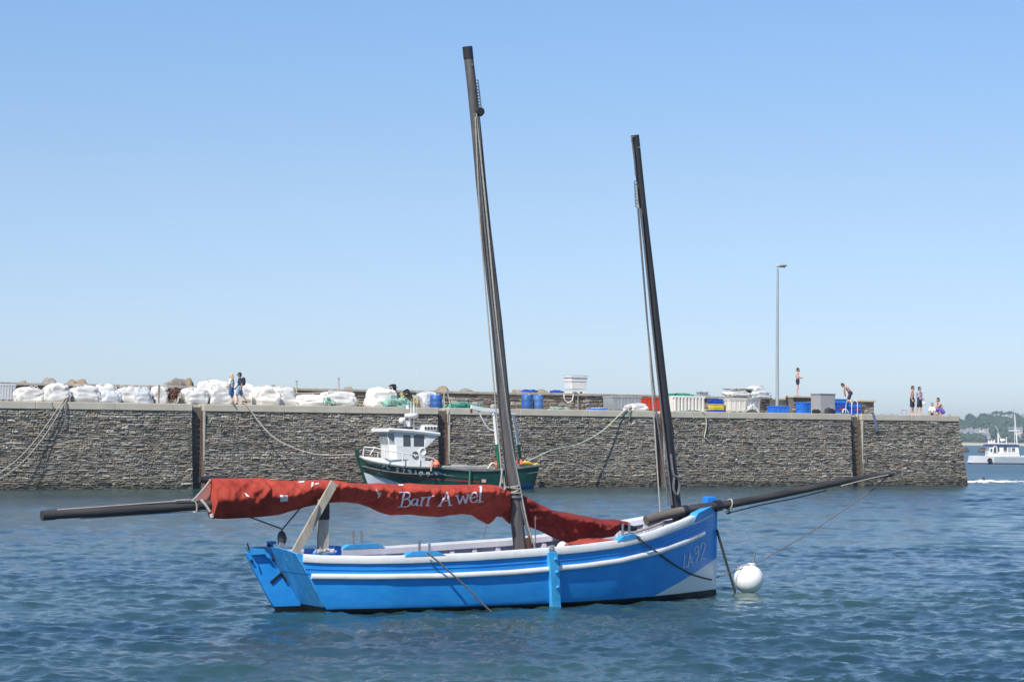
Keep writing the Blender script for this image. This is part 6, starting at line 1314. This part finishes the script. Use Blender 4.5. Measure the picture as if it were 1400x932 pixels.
    for kind, M in tops:
        q = MB(); e = .016
        if kind in ('shorts', 'trunks', 'skirt'):
            f_ = {'shorts': .80, 'trunks': .30, 'skirt': .72}[kind]
            for s in (1, -1): o = lat0 * s; cap(q, J['pel'] + o * .07 - up * .04, J['pel'] + o * .07 + up * .05, .114 + e, .108 + e)
            for s in ('L', 'R'): cap(q, J['hi' + s], J['hi' + s].lerp(J['kn' + s], f_), .092 + e, (.084 if kind != 'trunks' else .09) + e)
            if kind == 'skirt': cap(q, J['hiL'].lerp(J['hiR'], .5), (J['hiL'] + J['hiR']) / 2 * .3 + (J['knL'] + J['knR']) / 2 * .7, .12, .13)
        elif kind in ('tee', 'vest'):
            torso(q, e)
            if kind == 'tee':
                for s in ('L', 'R'): cap(q, J['sh' + s], J['sh' + s].lerp(J['el' + s], .72), .058 + e, .054 + e)
        elif kind == 'cap':
            for i in range(3): ball(q, hd + hup * (.05 + .01 * i) - face * .006, .111 - .004 * i, 8)
            q.v = [tuple(Vector(p) + hup * max(0, .035 - (Vector(p) - hd).dot(hup))) for p in q.v]
            cap(q, hd + hup * .05 + face * .09, hd + hup * .04 + face * .17, .03, .02); cap(q, hd + hup * .05 + face * .09 + lat * .04, hd + hup * .04 + face * .15 - lat * .02, .025, .02)
        elif kind == 'backpack':
            c_ = (J['che'] + J['shL'].lerp(J['shR'], .5)) / 2 - fwd * .2; cap(q, c_ - up * .16, c_ + up * .08, .12, .11)
        elif kind == 'shoes':
            for s in ('L', 'R'): cap(q, J['an' + s] - V(0, 0, .03), J['to' + s], .046, .04)
        elif kind == 'towel':
            c_ = J['shL'].lerp(J['shR'], .5)
            for s in (1, -1): cap(q, c_ + lat0 * s * .08 + V(-.02, 0, .03), c_ + lat0 * s * .22 - V(0, 0, .06), .06, .07); cap(q, c_ + lat0 * s * .2 + fwd * .06 - V(0, 0, .04), c_ + lat0 * s * .17 + fwd * .12 - V(0, 0, .42), .06, .055)
            cap(q, c_ - fwd * .06, c_ - fwd * .08 - V(0, 0, .3), .13, .12)
        elif kind == 'held_cloth':
            cap(q, J['wrL'] - V(0, 0, .06), J['wrL'] - V(-.04, 0, .34), .05, .08); cap(q, J['wrL'] - V(0, 0, .1), J['wrL'] + V(.08, .03, -.28), .05, .06)
        fuse(q, {'tee': 'shirt', 'vest': 'vest'}.get(kind, kind), M, root, .016 if kind not in ('trunks',) else .014)
    return root
denim = mat('denim_blue', (.05, .11, .26), .85, .2, 20); navy = mat('navy_cloth', (.022, .04, .09), .85, .2, 20); lden = mat('pale_denim', (.16, .28, .42), .85, .2, 20); wht = mat('white_cloth', (.75, .73, .72), .85, .06, 10)
dknavy = mat('dark_swim_shorts', (.018, .022, .045), .8, .2, 20); purp = mat('purple_shorts', (.14, .11, .52), .8, .15, 20); lil = mat('lilac_towel', (.30, .29, .48), .9, .12, 20); gryb = mat('grey_blue_cloth', (.24, .27, .36), .9, .12, 20)
WALK = dict(knL=(.14, .10, .50), anL=(.10, .10, .09), toL=(.26, .11, .05), hiL=(.02, .09, .90), knR=(-.10, -.10, .51), anR=(-.40, -.10, .20), toR=(-.27, -.12, .07), elL=(-.14, .23, 1.16), wrL=(-.10, .24, .92), elR=(.10, -.23, 1.15), wrR=(.24, -.22, .96))
WALK2 = dict(knL=(.06, .08, .49), anL=(.0, .08, .08), toL=(.15, .09, .035), knR=(-.04, -.08, .50), anR=(-.20, -.08, .12), toR=(-.06, -.10, .04), elL=(.02, .24, 1.15), wrL=(.16, .20, 1.02), elR=(-.06, -.23, 1.14), wrR=(.02, -.22, .90))
person('blonde woman walking in a white top and short blue denim skirt', 316, .9, 41.5, 165, WALK2, pale_m, hair_b, (('tee', wht), ('skirt', denim)), longhair=True, hgt=1.74, group='people on the quay')
person('man striding in a dark cap, navy shirt and pale blue shorts', 327.5, .8, 43.5, 178, WALK, skin2_m, hair_d, (('tee', navy), ('shorts', lden), ('cap', mat('dark_cap', (.02, .025, .04), .8)), ('backpack', mat('dark_backpack', (.015, .018, .03), .8)), ('shoes', mat('dark_shoes', (.02, .02, .025), .6))), group='people on the quay')
FOLD = dict(elL=(.05, .24, 1.17), wrL=(.22, .04, 1.16), elR=(.05, -.24, 1.15), wrR=(.21, -.05, 1.12), che=(-.02, 0, 1.26), hed=(.03, 0, 1.63))
person('slim boy in dark swim trunks standing on the stone block with folded arms', 1090.5, TP - .45, 37.5, -8, FOLD, skin_m, hair_d, (('trunks', dknavy),), z=5.885, group='people on the quay')
STOOP = dict(pel=(-.02, 0, .88), che=(.16, 0, 1.14), nek=(.32, 0, 1.26), hed=(.44, 0, 1.34), shL=(.27, .18, 1.20), shR=(.27, -.18, 1.20), elL=(.34, .20, .93), wrL=(.30, .06, .75), elR=(.36, -.19, .94), wrR=(.34, -.05, .77),
    hiL=(-.03, .09, .84), knL=(.12, .12, .46), anL=(-.06, .12, .08), hiR=(-.03, -.09, .84), knR=(.06, -.10, .46), anR=(-.10, -.10, .08), toL=(.11, .13, .035), toR=(.07, -.12, .035))
person('boy in dark shorts stooping over the piled blue crates', 1162, 4.6, 38.5, 176, STOOP, skin2_m, hair_d, (('shorts', dknavy),), z=ZD + .55, hgt=1.75, group='people on the quay')
ST1 = dict(elL=(-.02, .24, 1.14), wrL=(.10, .22, .90), elR=(-.04, -.24, 1.14), wrR=(.08, -.24, .92), hed=(.05, 0, 1.63), knL=(.05, .1, .49), anL=(.04, .1, .08), toL=(.21, .12, .035), knR=(-.02, -.1, .49), anR=(-.07, -.1, .08), toR=(.1, -.12, .035))
person('shirtless boy standing in long dark shorts, left of the pair at the quay head', 1247, 1.2, 39.5, -25, ST1, skin_m, hair_d, (('shorts', dknavy),), group='people on the quay')
ST2 = dict(elL=(.06, .25, 1.16), wrL=(.22, .10, 1.05), elR=(.04, -.25, 1.16), wrR=(.2, -.08, 1.04), knL=(.08, .1, .49), anL=(.06, .1, .08), toL=(.22, .12, .035), knR=(-.06, -.1, .49), anR=(-.18, -.1, .08), toR=(-.02, -.12, .035))
person('boy standing in dark shorts with a lilac towel round his shoulders', 1257, 1.0, 38.5, -30, ST2, skin_m, hair_d, (('shorts', dknavy), ('towel', lil), ('held_cloth', wht)), group='people on the quay')
SIT = dict(pel=(0, 0, .11), che=(.03, 0, .42), nek=(.05, 0, .62), hed=(.07, 0, .79), shL=(.04, .16, .57), shR=(.04, -.16, .57), elL=(.10, .22, .32), wrL=(.28, .14, .24), elR=(.08, -.24, .32), wrR=(.25, -.14, .22),
    hiL=(.04, .09, .11), knL=(.36, .18, .30), anL=(.62, .12, .06), toL=(.74, .14, .04), hiR=(.04, -.09, .11), knR=(.36, -.20, .28), anR=(.60, -.14, .06), toR=(.72, -.16, .04))
person('child sitting on the quay in a white top with a grey blue towel', 1274.5, 1.0, 16.5, -100, SIT, skin_m, hair_d, (('tee', wht), ('shorts', navy), ('held_cloth', gryb)), hgt=.90, group='people on the quay')
SQ = dict(pel=(-.08, 0, .24), che=(.06, 0, .53), nek=(.15, 0, .72), hed=(.20, 0, .89), shL=(.11, .18, .67), shR=(.11, -.18, .67), elL=(.32, .22, .52), wrL=(.52, .14, .50), elR=(.30, -.22, .50), wrR=(.50, -.12, .46),
    hiL=(-.08, .09, .22), knL=(.32, .16, .42), anL=(.06, .13, .08), toL=(.22, .15, .035), hiR=(-.08, -.09, .22), knR=(.32, -.18, .40), anR=(.06, -.13, .08), toR=(.22, -.15, .035))
person('shirtless boy in purple shorts squatting beside the sitting child', 1286.5, 1.0, 23.5, 195, SQ, skin_m, hair_d, (('shorts', purp),), hgt=1.0, group='people on the quay')
SWIM = dict(pel=(-.55, 0, -.16), che=(-.2, 0, -.10), nek=(-.02, 0, -.02), hed=(.08, 0, .14), shL=(-.06, .18, -.04), shR=(-.06, -.18, .0), elL=(.16, .25, -.10), wrL=(.40, .2, -.16), elR=(-.02, -.38, .18), wrR=(.24, -.40, .16),
    hiL=(-.6, .09, -.18), knL=(-1.0, .1, -.25), anL=(-1.4, .1, -.25), toL=(-1.55, .1, -.25), hiR=(-.6, -.09, -.18), knR=(-1.0, -.1, -.22), anR=(-1.4, -.1, -.28), toR=(-1.55, -.1, -.28))
sw = person('swimmer doing a crawl stroke in the foam beyond the quay head', 0, 0, 1, 180, SWIM, skin2_m, hair_d, (('trunks', dknavy),), loc=V(SWC.x, SWC.y, -.02)); sw.scale = (1, 1, 1)
bpy.context.view_layer.update()
